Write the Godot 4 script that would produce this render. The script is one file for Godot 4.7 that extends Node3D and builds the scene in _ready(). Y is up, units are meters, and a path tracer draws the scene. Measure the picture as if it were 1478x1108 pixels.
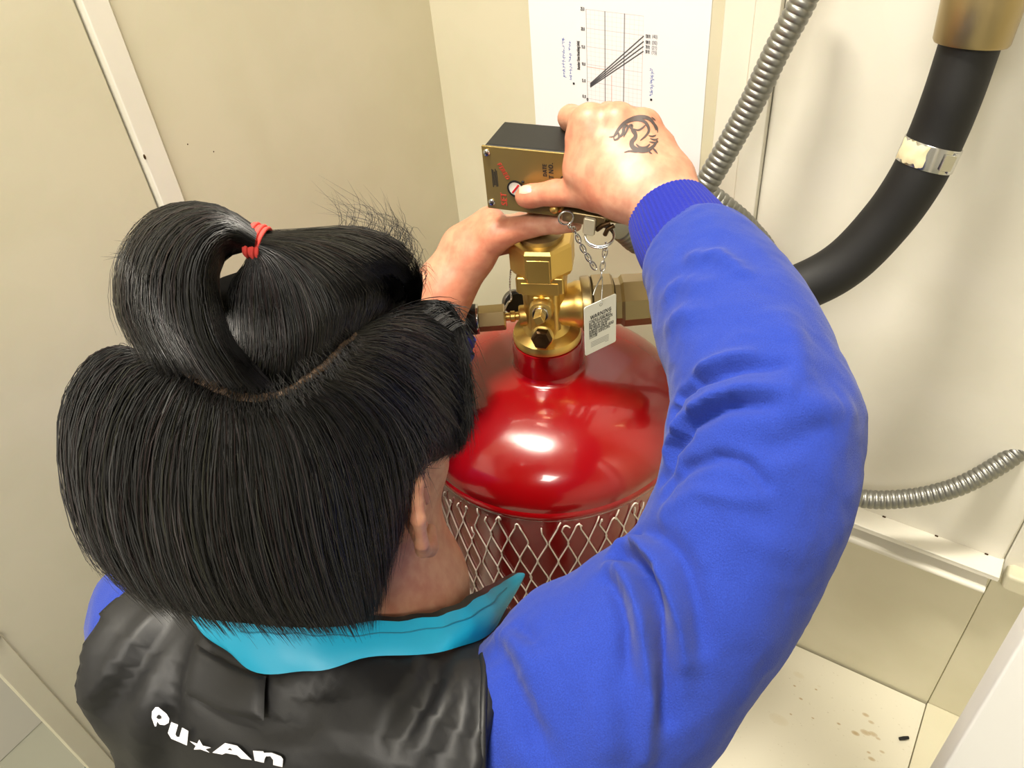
extends Node3D
# A technician seen from behind sets the control head on a red gas cylinder inside a cream steel cabinet.
const CAM := Vector3(0, 1.325, 0)
const FOCAL := 1190.0
var cb: Basis
var M := {}
var rng := RandomNumberGenerator.new()


const LAMPS := [
	{"at": Vector3(-0.50, 2.53, -0.24), "size": Vector2(0.42, 0.24), "color": Color(1.0, 0.97, 0.91), "energy": 5.6, "label": "square ceiling light above the cabinet front"},
	{"at": Vector3(0.15, 2.54, 1.3), "size": Vector2(1.2, 0.6), "color": Color(1.0, 0.97, 0.92), "energy": 5.2, "label": "long ceiling light further back in the room"}]

func _ready():
	# camera
	cb = Basis(Vector3(0.840, -0.078, -0.537), Vector3(-0.309, 0.748, -0.588), Vector3(0.446, 0.659, 0.604)).orthonormalized()
	var cam := Camera3D.new()
	cam.name = "camera"
	cam.fov = rad_to_deg(2.0 * atan(554.0 / FOCAL))
	cam.near = 0.02
	cam.transform = Transform3D(cb, CAM)
	add_child(cam)
	cam.current = true
	# air and exposure
	var env := Environment.new()
	env.background_mode = Environment.BG_COLOR
	env.background_color = Color(0.5, 0.5, 0.5)
	env.ambient_light_source = Environment.AMBIENT_SOURCE_DISABLED
	env.tonemap_mode = Environment.TONE_MAPPER_LINEAR
	env.tonemap_exposure = 1.08
	env.sdfgi_enabled = true; env.ssao_enabled = true; env.ssil_enabled = true
	var we := WorldEnvironment.new()
	we.name = "environment"
	we.environment = env
	add_child(we)
	materials()
	lamps()
	setting()
	notice()
	cylinder()
	valve()
	control_head()
	pipes()
	debris()
	person()

func W(u: float, v: float, t: float) -> Vector3:      # a point of the place seen at (u, v), t metres deep
	return CAM + cb.x * ((u - 739.0) / FOCAL * t) - cb.y * ((v - 554.0) / FOCAL * t) - cb.z * t

func ray(u: float, v: float) -> Vector3:
	return (cb.x * ((u - 739.0) / FOCAL) - cb.y * ((v - 554.0) / FOCAL) - cb.z)

# ---------- mesh collector
class MB:
	var v := PackedVector3Array()
	var n := PackedVector3Array()
	var c := PackedColorArray()
	var t := PackedVector2Array()
	var i := PackedInt32Array()
	func vert(p: Vector3, nn: Vector3, uv := Vector2.ZERO, col := Color.WHITE):
		v.append(p); n.append(nn); t.append(uv); c.append(col)
	func tri(a: int, b: int, d: int):
		i.append(a); i.append(b); i.append(d)
	func grid(rows: Array, close_u := false, uv := true, flip := false):      # rows of equal length; smooth normals of its own
		var nv = rows.size()
		var nu = rows[0].size()
		var b = v.size()
		for j in nv:
			var r = rows[j]
			for k in nu:
				var pa = r[(k + nu - 1) % nu] if close_u or k > 0 else r[k]
				var pb = r[(k + 1) % nu] if close_u or k < nu - 1 else r[k]
				var qa = rows[max(j - 1, 0)][k]
				var qb = rows[min(j + 1, nv - 1)][k]
				var nn = (pb - pa).cross(qb - qa).normalized()
				if flip: nn = -nn
				vert(r[k], nn, Vector2(float(k) / (nu if close_u else max(nu - 1, 1)), float(j) / max(nv - 1, 1)) if uv else Vector2.ZERO)
		for j in nv - 1:
			for k in (nu if close_u else nu - 1):
				var a = b + j * nu + k
				var d = b + j * nu + (k + 1) % nu
				if flip:
					tri(a, a + nu, d); tri(d, a + nu, d + nu)
				else:
					tri(a, d, a + nu); tri(d, d + nu, a + nu)
	func flat(a: Vector3, b2: Vector3, d: Vector3, e: Vector3, uv0 := Vector2.ZERO, uv1 := Vector2.ONE):      # quad a b d e, normal by its corners
		var nn = (b2 - a).cross(d - a).normalized()
		var b = v.size()
		vert(a, nn, Vector2(uv0.x, uv1.y)); vert(b2, nn, uv1); vert(d, nn, Vector2(uv1.x, uv0.y)); vert(e, nn, uv0)
		tri(b, b + 2, b + 1); tri(b, b + 3, b + 2)
	func box(x: Transform3D, s: Vector3, ch := 0.002):      # chamfered box centred on x
		var hs = s * 0.5
		ch = min(ch, min(hs.x, min(hs.y, hs.z)) * 0.9)
		var id := {}
		for ax in 3:
			for sg in [-1, 1]:
				for p in [-1, 1]:
					for q in [-1, 1]:
						var e := Vector3.ZERO
						e[ax] = hs[ax] * sg
						e[(ax + 1) % 3] = (hs[(ax + 1) % 3] - ch) * p
						e[(ax + 2) % 3] = (hs[(ax + 2) % 3] - ch) * q
						var nn := Vector3.ZERO
						nn[ax] = sg
						id[[ax, sg, p, q]] = v.size()
						vert(x * e, (x.basis * nn).normalized(), Vector2(p * 0.5 + 0.5, q * 0.5 + 0.5))
		for ax in 3:
			for sg in [-1, 1]:
				_q(id[[ax, sg, -1, -1]], id[[ax, sg, 1, -1]], id[[ax, sg, 1, 1]], id[[ax, sg, -1, 1]], x.basis)
		for ax in 3:      # the edge that runs along axis (ax + 2), between faces ax and ax + 1
			for s1 in [-1, 1]:
				for s2 in [-1, 1]:
					var b = (ax + 1) % 3
					_q(id[[ax, s1, s2, -1]], id[[ax, s1, s2, 1]], id[[b, s2, 1, s1]], id[[b, s2, -1, s1]], x.basis)
		for s0 in [-1, 1]:
			for s1 in [-1, 1]:
				for s2 in [-1, 1]:
					tri(id[[0, s0, s1, s2]], id[[1, s1, s2, s0]], id[[2, s2, s0, s1]])
	func _q(a, b, d, e, _bs):
		tri(a, b, d); tri(a, d, e)
	func lathe(prof: Array, x: Transform3D, seg := 48, facet := false):      # prof of Vector2(radius, height); corners sharper than 35 degrees stay sharp
		var m = prof.size()
		for k in m - 1:
			var p: Vector2 = prof[k]
			var q: Vector2 = prof[k + 1]
			var dv = (q - p)
			if dv.length() < 1e-7: continue
			var n0 = Vector2(dv.y, -dv.x).normalized()
			var na = n0
			var nb = n0
			if k > 0:
				var pv = prof[k] - prof[k - 1]
				var n1 = Vector2(pv.y, -pv.x).normalized()
				if n1.dot(n0) > 0.8: na = (n0 + n1).normalized()
			if k < m - 2:
				var nx = prof[k + 2] - prof[k + 1]
				var n2 = Vector2(nx.y, -nx.x).normalized()
				if n2.dot(n0) > 0.8: nb = (n0 + n2).normalized()
			var b = v.size()
			for s in seg + 1:
				var a = TAU * s / seg
				var cs = Vector3(cos(a), 0, sin(a))
				if facet and s < seg:
					var am = TAU * (s + 0.5) / seg
					var cm = Vector3(cos(am), 0, sin(am))
					var a2 = TAU * (s + 1) / seg
					var c2 = Vector3(cos(a2), 0, sin(a2))
					var nn = (x.basis * (cm * n0.x + Vector3(0, n0.y, 0))).normalized()
					var bb = v.size()
					vert(x * (cs * p.x + Vector3(0, p.y, 0)), nn); vert(x * (c2 * p.x + Vector3(0, p.y, 0)), nn)
					vert(x * (c2 * q.x + Vector3(0, q.y, 0)), nn); vert(x * (cs * q.x + Vector3(0, q.y, 0)), nn)
					tri(bb, bb + 1, bb + 2); tri(bb, bb + 2, bb + 3)
				elif not facet:
					vert(x * (cs * p.x + Vector3(0, p.y, 0)), (x.basis * (cs * na.x + Vector3(0, na.y, 0))).normalized(), Vector2(float(s) / seg, float(k) / m))
					vert(x * (cs * q.x + Vector3(0, q.y, 0)), (x.basis * (cs * nb.x + Vector3(0, nb.y, 0))).normalized(), Vector2(float(s) / seg, float(k + 1) / m))
			if not facet:
				for s in seg:
					var e = b + s * 2
					tri(e, e + 2, e + 3); tri(e, e + 3, e + 1)
	func tube(pts: Array, rad, seg := 12, caps := true, ref := Vector3.ZERO):      # rad: number, or Array with one per point
		var m = pts.size()
		var rows := []
		var tn = (pts[1] - pts[0]).normalized()
		var u = ref if ref != Vector3.ZERO else (Vector3.UP if abs(tn.y) < 0.9 else Vector3.RIGHT)
		u = (u - tn * u.dot(tn)).normalized()
		for k in m:
			var tk = (pts[min(k + 1, m - 1)] - pts[max(k - 1, 0)]).normalized()
			u = (u - tk * u.dot(tk)).normalized()
			var w = tk.cross(u)
			var r = rad[k] if rad is Array else rad
			var row := []
			for s in seg:
				var a = -TAU * s / seg
				row.append(pts[k] + (u * cos(a) + w * sin(a)) * r)
			rows.append(row)
		grid(rows, true, true, true)
		if caps:
			for e in [0, m - 1]:
				var nn = (pts[0] - pts[1]).normalized() if e == 0 else (pts[m - 1] - pts[m - 2]).normalized()
				var b = v.size()
				vert(pts[e], nn)
				for p in rows[e]: vert(p, nn)
				for s in seg: tri(b, b + 1 + s, b + 1 + (s + 1) % seg)
	func ball(ct: Vector3, r: Vector3, seg := 14, bs := Basis.IDENTITY):
		var rows := []
		for j in seg / 2 + 1:
			var la = PI * j / (seg / 2) - PI / 2
			var row := []
			for s in seg + 1:
				var a = -TAU * s / seg
				row.append(ct + bs * Vector3(cos(la + 1e-4) * cos(a) * r.x, sin(la) * r.y, cos(la + 1e-4) * sin(a) * r.z))
			rows.append(row)
		var b = v.size()
		grid(rows, false, true, true)
		for k in range(b, v.size()):
			var q = bs.inverse() * (v[k] - ct)
			n[k] = (bs * Vector3(q.x / (r.x * r.x), q.y / (r.y * r.y), q.z / (r.z * r.z))).normalized()
	func ring(x: Transform3D, R: float, r: float, sx := 1.0, sy := 1.0, seg := 20, rs := 7):      # torus in the xy plane of x, stretched
		var pts := []
		for s in seg:
			var a = TAU * s / seg
			pts.append(x * Vector3(cos(a) * R * sx, sin(a) * R * sy, 0))
		var rows := []
		var zz = x.basis.z.normalized()
		for s in seg + 1:
			var p = pts[s % seg]
			var tk = (pts[(s + 1) % seg] - pts[(s + seg - 1) % seg]).normalized()
			var w = tk.cross(zz).normalized()
			var row := []
			for k in rs: row.append(p + (w * cos(TAU * k / rs) + zz * sin(TAU * k / rs)) * r)
			rows.append(row)
		grid(rows, true, true, true)
	func done(colored := false) -> ArrayMesh:
		for k in range(0, i.size(), 3):      # front faces clockwise, by the normals
			var a = i[k]
			var b = i[k + 1]
			var d = i[k + 2]
			if (v[b] - v[a]).cross(v[d] - v[a]).dot(n[a] + n[b] + n[d]) > 0:
				i[k + 1] = d; i[k + 2] = b
		var arr := []
		arr.resize(Mesh.ARRAY_MAX)
		arr[Mesh.ARRAY_VERTEX] = v
		arr[Mesh.ARRAY_NORMAL] = n
		arr[Mesh.ARRAY_TEX_UV] = t
		if colored: arr[Mesh.ARRAY_COLOR] = c
		arr[Mesh.ARRAY_INDEX] = i
		var m := ArrayMesh.new()
		m.add_surface_from_arrays(Mesh.PRIMITIVE_TRIANGLES, arr)
		return m

# ---------- distance field on a grid, meshed with surface nets
class Fld:
	var o: Vector3
	var h: float
	var nx: int
	var ny: int
	var nz: int
	var d := PackedFloat32Array()
	func _init(lo: Vector3, hi: Vector3, cell: float):
		o = lo; h = cell
		nx = int((hi.x - lo.x) / cell) + 2; ny = int((hi.y - lo.y) / cell) + 2; nz = int((hi.z - lo.z) / cell) + 2
		d.resize(nx * ny * nz); d.fill(1000.0)
	func span(lo: Vector3, hi: Vector3) -> Array:
		return [clampi(int((lo.x - o.x) / h), 0, nx), clampi(int((hi.x - o.x) / h) + 2, 0, nx), clampi(int((lo.y - o.y) / h), 0, ny), clampi(int((hi.y - o.y) / h) + 2, 0, ny), clampi(int((lo.z - o.z) / h), 0, nz), clampi(int((hi.z - o.z) / h) + 2, 0, nz)]
	func cap(a: Vector3, b: Vector3, ra: float, rb: float, k := 0.004):
		var r = max(ra, rb) + k + h * 2.5
		var e = Vector3(r, r, r)
		var s = span(a.min(b) - e, a.max(b) + e)
		var ab := b - a
		var il := 1.0 / maxf(ab.length_squared(), 1e-12)
		var dr := rb - ra
		for z in range(s[4], s[5]):
			for y in range(s[2], s[3]):
				var base := (z * ny + y) * nx
				var p := Vector3(o.x + s[0] * h, o.y + y * h, o.z + z * h)
				for x in range(s[0], s[1]):
					var q := p - a
					var tt := clampf(q.dot(ab) * il, 0.0, 1.0)
					var di := (q - ab * tt).length() - ra - dr * tt
					var cur := d[base + x]
					var g := k - absf(cur - di)
					d[base + x] = minf(cur, di) - (g * g / (4.0 * k) if g > 0.0 else 0.0)
					p.x += h
	func ell(ct: Vector3, bs: Basis, r: Vector3, k := 0.004, sub := false):
		var m = maxf(r.x, maxf(r.y, r.z)) + k + h * 2.5
		var e = Vector3(m, m, m)
		var s = span(ct - e, ct + e)
		var inv := bs.transposed()
		for z in range(s[4], s[5]):
			for y in range(s[2], s[3]):
				var base := (z * ny + y) * nx
				for x in range(s[0], s[1]):
					var q := inv * (Vector3(o.x + x * h, o.y + y * h, o.z + z * h) - ct)
					var qa := q / r
					var k0 := qa.length()
					var k1 := (qa / r).length()
					var di := k0 * (k0 - 1.0) / maxf(k1, 1e-6)
					if k0 < 1e-4: di = -minf(r.x, minf(r.y, r.z))
					var cur := d[base + x]
					if sub:
						var g2 := k - absf(cur + di)
						d[base + x] = maxf(cur, -di) + (g2 * g2 / (4.0 * k) if g2 > 0.0 else 0.0)
					else:
						var g := k - absf(cur - di)
						d[base + x] = minf(cur, di) - (g * g / (4.0 * k) if g > 0.0 else 0.0)
	func cut(p0: Vector3, nn: Vector3):      # keep the side against nn
		for z in nz:
			for y in ny:
				var base := (z * ny + y) * nx
				for x in nx:
					var di := (Vector3(o.x + x * h, o.y + y * h, o.z + z * h) - p0).dot(nn)
					if di > d[base + x]: d[base + x] = di
	func at(p: Vector3) -> float:
		var q = (p - o) / h
		var x := clampi(int(q.x), 0, nx - 2)
		var y := clampi(int(q.y), 0, ny - 2)
		var z := clampi(int(q.z), 0, nz - 2)
		var fx := clampf(q.x - x, 0, 1)
		var fy := clampf(q.y - y, 0, 1)
		var fz := clampf(q.z - z, 0, 1)
		var b := (z * ny + y) * nx + x
		var r := nx
		var l := nx * ny
		return lerpf(lerpf(lerpf(d[b], d[b + 1], fx), lerpf(d[b + r], d[b + r + 1], fx), fy), lerpf(lerpf(d[b + l], d[b + l + 1], fx), lerpf(d[b + l + r], d[b + l + r + 1], fx), fy), fz)
	func grad(p: Vector3) -> Vector3:
		var e := h
		return Vector3(at(p + Vector3(e, 0, 0)) - at(p - Vector3(e, 0, 0)), at(p + Vector3(0, e, 0)) - at(p - Vector3(0, e, 0)), at(p + Vector3(0, 0, e)) - at(p - Vector3(0, 0, e))).normalized()
	func hit(p: Vector3, dir: Vector3, tmax := 3.0) -> Vector3:      # first surface along a ray
		var t := 0.2
		while t < tmax:
			var q = p + dir * t
			var inside = q.x > o.x and q.y > o.y and q.z > o.z and q.x < o.x + (nx - 1) * h and q.y < o.y + (ny - 1) * h and q.z < o.z + (nz - 1) * h
			if inside and at(q) <= 0.0:
				for _k in 6:
					var f = at(p + dir * t)
					t += clampf(f, -0.003, 0.003) * 0.7
				return p + dir * t
			t += 0.0015
		return p + dir * tmax
	func mesh(mb: MB, col := Color.WHITE):
		var id := PackedInt32Array()
		id.resize(nx * ny * nz); id.fill(-1)
		var l := nx * ny
		var off := [0, 1, nx, nx + 1, l, l + 1, l + nx, l + nx + 1]
		var cp := [Vector3(0, 0, 0), Vector3(1, 0, 0), Vector3(0, 1, 0), Vector3(1, 1, 0), Vector3(0, 0, 1), Vector3(1, 0, 1), Vector3(0, 1, 1), Vector3(1, 1, 1)]
		var ed := [[0, 1], [2, 3], [4, 5], [6, 7], [0, 2], [1, 3], [4, 6], [5, 7], [0, 4], [1, 5], [2, 6], [3, 7]]
		for z in nz - 1:
			for y in ny - 1:
				for x in nx - 1:
					var b := (z * ny + y) * nx + x
					var s0 := d[b] < 0.0
					if (d[b + 1] < 0.0) == s0 and (d[b + nx] < 0.0) == s0 and (d[b + nx + 1] < 0.0) == s0 and (d[b + l] < 0.0) == s0 and (d[b + l + 1] < 0.0) == s0 and (d[b + l + nx] < 0.0) == s0 and (d[b + l + nx + 1] < 0.0) == s0: continue
					var acc := Vector3.ZERO
					var cnt := 0
					for e in ed:
						var da := d[b + off[e[0]]]
						var db := d[b + off[e[1]]]
						if (da < 0.0) != (db < 0.0):
							acc += cp[e[0]].lerp(cp[e[1]], da / (da - db))
							cnt += 1
					var p := o + (Vector3(x, y, z) + acc / cnt) * h
					id[b] = mb.v.size()
					mb.vert(p, grad(p), Vector2.ZERO, col)
		for z in range(1, nz - 1):
			for y in range(1, ny - 1):
				for x in range(1, nx - 1):
					var b := (z * ny + y) * nx + x
					var s0 := d[b] < 0.0
					if (d[b + 1] < 0.0) != s0: _quad(mb, id, b, b - nx, b - nx - l, b - l)
					if (d[b + nx] < 0.0) != s0: _quad(mb, id, b, b - 1, b - 1 - l, b - l)
					if (d[b + l] < 0.0) != s0: _quad(mb, id, b, b - 1, b - 1 - nx, b - nx)
	func _quad(mb, id, a, b, c2, e):
		if id[a] < 0 or id[b] < 0 or id[c2] < 0 or id[e] < 0: return
		mb.tri(id[a], id[b], id[c2]); mb.tri(id[a], id[c2], id[e])

# ---------- scene helpers
var taken := {}
func numbered(s: String) -> String:
	if not taken.has(s):
		taken[s] = 0
		return s
	taken[s] += 1
	return "%s_%03d" % [s, taken[s]]

func thing(called: String, label: String, category: String, at := Vector3.ZERO, group := "") -> Node3D:
	var o := Node3D.new()
	o.name = numbered(called)
	add_child(o, true)
	o.position = at
	o.set_meta("label", label); o.set_meta("category", category)
	if group: o.set_meta("group", group)
	return o

func put(called: String, mesh: Mesh, m: Material, parent: Node = null, at := Vector3.ZERO) -> MeshInstance3D:
	var o := MeshInstance3D.new()
	o.mesh = mesh
	o.material_override = m
	o.cast_shadow = GeometryInstance3D.SHADOW_CASTING_SETTING_ON
	if parent == null:
		o.name = numbered(called)
		add_child(o, true)
	else:
		o.name = called
		parent.add_child(o, true)
	o.position = at
	return o

func struct(called: String, mesh: Mesh, m: Material, label := "", category := "") -> MeshInstance3D:
	var o = put(called, mesh, m)
	o.set_meta("kind", "structure")
	if label: o.set_meta("label", label)
	if category: o.set_meta("category", category)
	return o

func boxm(lo: Vector3, hi: Vector3, ch := 0.002) -> ArrayMesh:
	var mb := MB.new()
	mb.box(Transform3D(Basis.IDENTITY, (lo + hi) * 0.5), hi - lo, ch)
	return mb.done()

func mat(col: Color, rough := 0.6, metal := 0.0) -> StandardMaterial3D:
	var m := StandardMaterial3D.new()
	m.albedo_color = col; m.roughness = rough; m.metallic = metal
	return m

func noise_tex(freq: float, seed_: int, as_n := false, bump := 4.0, ramp: Gradient = null, size := 512, oct := 4) -> NoiseTexture2D:
	var f := FastNoiseLite.new()
	f.seed = seed_; f.frequency = freq; f.fractal_octaves = oct
	var t := NoiseTexture2D.new()
	t.width = size; t.height = size; t.seamless = true; t.noise = f
	t.as_normal_map = as_n; t.bump_strength = bump
	if ramp: t.color_ramp = ramp
	return t

func ramp(a: Color, b: Color) -> Gradient:
	var g := Gradient.new()
	g.colors = PackedColorArray([a, b]); g.offsets = PackedFloat32Array([0.25, 0.75])
	return g

func triplanar(m: StandardMaterial3D, s: float) -> StandardMaterial3D:
	m.uv1_triplanar = true; m.uv1_world_triplanar = true; m.uv1_scale = Vector3(s, s, s)
	return m

func cat(p: Array, s: float):      # Catmull-Rom through p, s from 0 to 1
	var m = p.size()
	var f = clampf(s, 0.0, 1.0) * (m - 1)
	var k = mini(int(f), m - 2)
	var t = f - k
	var p1 = p[k]
	var p2 = p[k + 1]
	var p0 = p[k - 1] if k > 0 else p1 * 2.0 - p2
	var p3 = p[k + 2] if k < m - 2 else p2 * 2.0 - p1
	return ((p1 * 2.0) + (p2 - p0) * t + (p0 * 2.0 - p1 * 5.0 + p2 * 4.0 - p3) * t * t + (p1 * 3.0 - p0 - p2 * 3.0 + p3) * t * t * t) * 0.5

func curve(p: Array, cnt: int) -> Array:
	var r := []
	for k in cnt: r.append(cat(p, float(k) / (cnt - 1)))
	return r

func axis(at: Vector3, y: Vector3, x := Vector3.ZERO) -> Transform3D:      # a frame at a point with its y along a direction
	y = y.normalized()
	var r = x if x != Vector3.ZERO else (Vector3.RIGHT if abs(y.x) < 0.8 else Vector3.FORWARD)
	r = (r - y * r.dot(y)).normalized()
	return Transform3D(Basis(r, y, r.cross(y)), at)

func text(parent: Node, called: String, s: String, height: float, x: Transform3D, m: Material, stretch := 1.0, bold := true, depth := 0.0004) -> MeshInstance3D:
	var tm := TextMesh.new()
	var f := SystemFont.new()
	f.font_names = PackedStringArray(["Droid Sans"])
	if bold: f.font_weight = 700
	tm.font = f; tm.text = s; tm.font_size = 48; tm.pixel_size = height / 36.0; tm.depth = depth; tm.curve_step = 2.0
	var o = put(called, tm, m, parent)
	o.transform = x * Transform3D(Basis.from_scale(Vector3(stretch, 1, 1)), Vector3.ZERO)
	return o

# ---------- materials
func materials():
	var cream = mat(Color(1, 1, 1), 0.38)
	cream.albedo_texture = noise_tex(0.004, 3, false, 1, ramp(Color(0.825, 0.803, 0.70), Color(0.84, 0.818, 0.72)))
	cream.normal_enabled = true; cream.normal_texture = noise_tex(0.09, 5, true, 1.2); cream.normal_scale = 0.05
	M.cream = triplanar(cream, 3.0)
	var pale = mat(Color(1, 1, 1), 0.35)
	pale.albedo_texture = noise_tex(0.004, 8, false, 1, ramp(Color(0.905, 0.89, 0.835), Color(0.92, 0.905, 0.855)))
	pale.normal_enabled = true; pale.normal_texture = cream.normal_texture; pale.normal_scale = 0.05
	M.pale = triplanar(pale, 3.0)
	M.white = mat(Color(0.96, 0.955, 0.94), 0.5)
	M.dark = mat(Color(0.05, 0.05, 0.05), 0.7)
	M.room = mat(Color(0.80, 0.79, 0.76), 0.8)
	M.room_floor = triplanar(mat(Color(0.62, 0.62, 0.56), 0.5), 1.0)
	var red = mat(Color(0.52, 0.010, 0.030), 0.2)
	red.clearcoat_enabled = true; red.clearcoat = 0.6; red.clearcoat_roughness = 0.05
	red.normal_enabled = true; red.normal_texture = noise_tex(0.02, 21, true, 1.0); red.normal_scale = 0.06
	M.red = triplanar(red, 2.0)
	var br = mat(Color(0.86, 0.73, 0.42), 0.34, 0.9)
	br.normal_enabled = true; br.normal_texture = noise_tex(0.15, 32, true, 1.5); br.normal_scale = 0.12
	M.brass = triplanar(br, 18.0)
	var ob: StandardMaterial3D = br.duplicate()
	ob.albedo_color = Color(0.66, 0.59, 0.43); ob.roughness = 0.36
	M.old_brass = ob
	M.brown = mat(Color(0.30, 0.22, 0.13), 0.4, 0.8)
	M.plate = triplanar(mat(Color(0.55, 0.47, 0.26), 0.33, 0.6), 20.0)
	M.steel = mat(Color(0.80, 0.80, 0.79), 0.2, 1.0)
	M.nickel = mat(Color(0.86, 0.83, 0.72), 0.35, 0.4)
	M.zinc = triplanar(mat(Color(0.56, 0.56, 0.54), 0.38, 0.85), 20.0)
	M.black_box = mat(Color(0.06, 0.06, 0.064), 0.5)
	var rb = mat(Color(0.036, 0.035, 0.035), 0.62)
	rb.normal_enabled = true; rb.normal_texture = noise_tex(0.2, 41, true, 2.0); rb.normal_scale = 0.25
	M.rubber = triplanar(rb, 14.0)
	M.black = mat(Color(0.03, 0.03, 0.03), 0.5)
	M.ink = mat(Color(0.06, 0.06, 0.07), 0.8)
	M.red_ink = mat(Color(0.66, 0.20, 0.13), 0.7)
	M.net = mat(Color(0.90, 0.84, 0.80), 0.45)
	M.tag = mat(Color(0.87, 0.87, 0.83), 0.35)
	M.foam = mat(Color(0.83, 0.78, 0.64), 0.9)

# ---------- the cabinet and the room round it
func setting():
	var m = M.cream
	struct("wall_left", boxm(Vector3(-0.675, 0.1, -0.82), Vector3(-0.655, 2.2, -0.402)), m)
	struct("wall_back", boxm(Vector3(-0.675, 0.0, -0.83), Vector3(-0.245, 2.2, -0.80)), m)
	# right of the channel the back is a paler panel above, a recessed one below the rail
	var wr = struct("wall_back_panel", boxm(Vector3(-0.2365, 0.458, -0.83), Vector3(0.119, 2.2, -0.797), 0.003), M.pale)
	wr.set_meta("label", "pale cream upper back panel behind the black hose")
	struct("wall_back_recess", boxm(Vector3(-0.245, 0.0, -0.835), Vector3(0.1172, 0.458, -0.803), 0.0015), m)
	struct("wall_back_bay", boxm(Vector3(0.1176, 0.0, -0.837), Vector3(0.75, 0.425, -0.805), 0.0015), m)
	struct("wall_back_bay", boxm(Vector3(0.1194, 0.425, -0.835), Vector3(0.75, 2.2, -0.799), 0.003), M.pale)
	struct("wall_right", boxm(Vector3(0.75, 0.0, -0.83), Vector3(0.77, 2.2, -0.38)), m)
	# door frame strip on the left: flat face, returned edge, groove
	var mb := MB.new()
	mb.box(Transform3D(Basis.IDENTITY, Vector3(-0.664, 1.15, -0.3895)), Vector3(0.026, 2.1, 0.023), 0.0015)
	struct("trim_1", mb.done(), M.pale)
	struct("trim_2", boxm(Vector3(-0.672, 0.1, -0.4015), Vector3(-0.6565, 2.2, -0.4005), 0.0003), m)
	# vertical channel at the back: two bright flanges with a shallow groove between
	struct("trim_3", boxm(Vector3(-0.292, 0.46, -0.80), Vector3(-0.262, 2.2, -0.7955), 0.001), M.pale)
	struct("trim_4", boxm(Vector3(-0.2605, 0.46, -0.80), Vector3(-0.236, 2.2, -0.789), 0.0015), M.pale)
	# rail along the back: top shelf, web, rounded lip
	mb = MB.new()
	mb.box(Transform3D(Basis.IDENTITY, Vector3(-0.056, 0.4585, -0.785)), Vector3(0.352, 0.004, 0.034), 0.0015)
	mb.box(Transform3D(Basis.IDENTITY, Vector3(-0.056, 0.4555, -0.7695)), Vector3(0.352, 0.008, 0.003), 0.0012)
	mb.box(Transform3D(Basis.IDENTITY, Vector3(-0.060, 0.445, -0.797)), Vector3(0.344, 0.03, 0.006), 0.001)
	var lip := []
	for e in [[-0.235], [0.112]]: lip.append(Vector3(e[0], 0.4255, -0.772))
	mb.tube(lip, 0.0045, 14)
	mb.box(Transform3D(Basis.IDENTITY, Vector3(-0.0615, 0.4255, -0.787)), Vector3(0.347, 0.0088, 0.028), 0.001)
	struct("trim_5", mb.done(), M.pale)
	mb = MB.new()
	mb.box(Transform3D(Basis.IDENTITY, Vector3(0.435, 0.442, -0.792)), Vector3(0.62, 0.03, 0.026), 0.006)
	struct("trim_6", mb.done(), m)
	for r in [[-0.02, 0.4612, -0.7965], [0.043, 0.461, -0.7965], [0.1, 0.461, -0.7965]]:
		var q = put("paint_chip", boxm(Vector3(r[0] - 0.002, r[1] - 0.0008, r[2] - 0.001), Vector3(r[0] + 0.002, r[1] + 0.0008, r[2] + 0.001), 0.0003), M.brown, get_node("trim_5"))
	# floor of the bay
	var im := Image.create(1024, 1024, false, Image.FORMAT_RGB8)
	im.fill(Color(0.86, 0.84, 0.765))
	rng.seed = 77
	for k in 1500:
		stain(im, rng.randf() * 1024, rng.randf() * 1024, rng.randf_range(0.6, 2.0), Color(0.62, 0.58, 0.46), rng.randf_range(0.1, 0.5))
	for k in 40:
		stain(im, rng.randf() * 1024, rng.randf() * 1024, rng.randf_range(3, 20), Color(0.78, 0.72, 0.58), 0.3)
	# floor texture: u spans x -0.655 .. 0.1165, v spans z -0.8 .. -0.4
	for s in [[0.045, -0.742, 7, 0.5], [0.052, -0.716, 10, 0.45], [0.040, -0.708, 8, 0.6], [0.062, -0.719, 9, 0.4], [0.07, -0.716, 5, 0.4], [0.055, -0.735, 6, 0.4], [0.07, -0.683, 7, 0.5], [0.08, -0.70, 5, 0.4], [0.064, -0.69, 4, 0.5], [-0.045, -0.72, 4, 0.6], [-0.03, -0.745, 3, 0.7], [0.015, -0.71, 4, 0.6], [-0.02, -0.70, 3, 0.6], [-0.06, -0.735, 3, 0.7], [-0.05, -0.69, 3, 0.6]]:
		stain(im, (s[0] + 0.655) / 0.7715 * 1024, (s[1] + 0.8) / 0.4 * 1024, s[2], Color(0.62, 0.50, 0.32), s[3] * 1.3)
	var fm = mat(Color.WHITE, 0.5)
	fm.albedo_texture = ImageTexture.create_from_image(im)
	mb = MB.new()
	mb.box(Transform3D(Basis.IDENTITY, Vector3(-0.269, 0.089, -0.59)), Vector3(0.771, 0.02, 0.42), 0.0015)
	mb.flat(Vector3(-0.654, 0.0995, -0.381), Vector3(0.1155, 0.0995, -0.381), Vector3(0.1155, 0.0995, -0.799), Vector3(-0.654, 0.0995, -0.799))
	struct("floor", mb.done(), fm)
	struct("floor_bay", boxm(Vector3(0.1172, 0.079, -0.805), Vector3(0.75, 0.0985, -0.38), 0.0015), m)
	struct("trim_7", boxm(Vector3(0.085, 0.0985, -0.425), Vector3(0.145, 2.2, -0.385), 0.003), M.white).set_meta("label", "white post between the two cabinet bays at lower right")
	struct("ceiling_cabinet", boxm(Vector3(-0.68, 2.2, -0.84), Vector3(0.77, 2.22, -0.38)), m)
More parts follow.
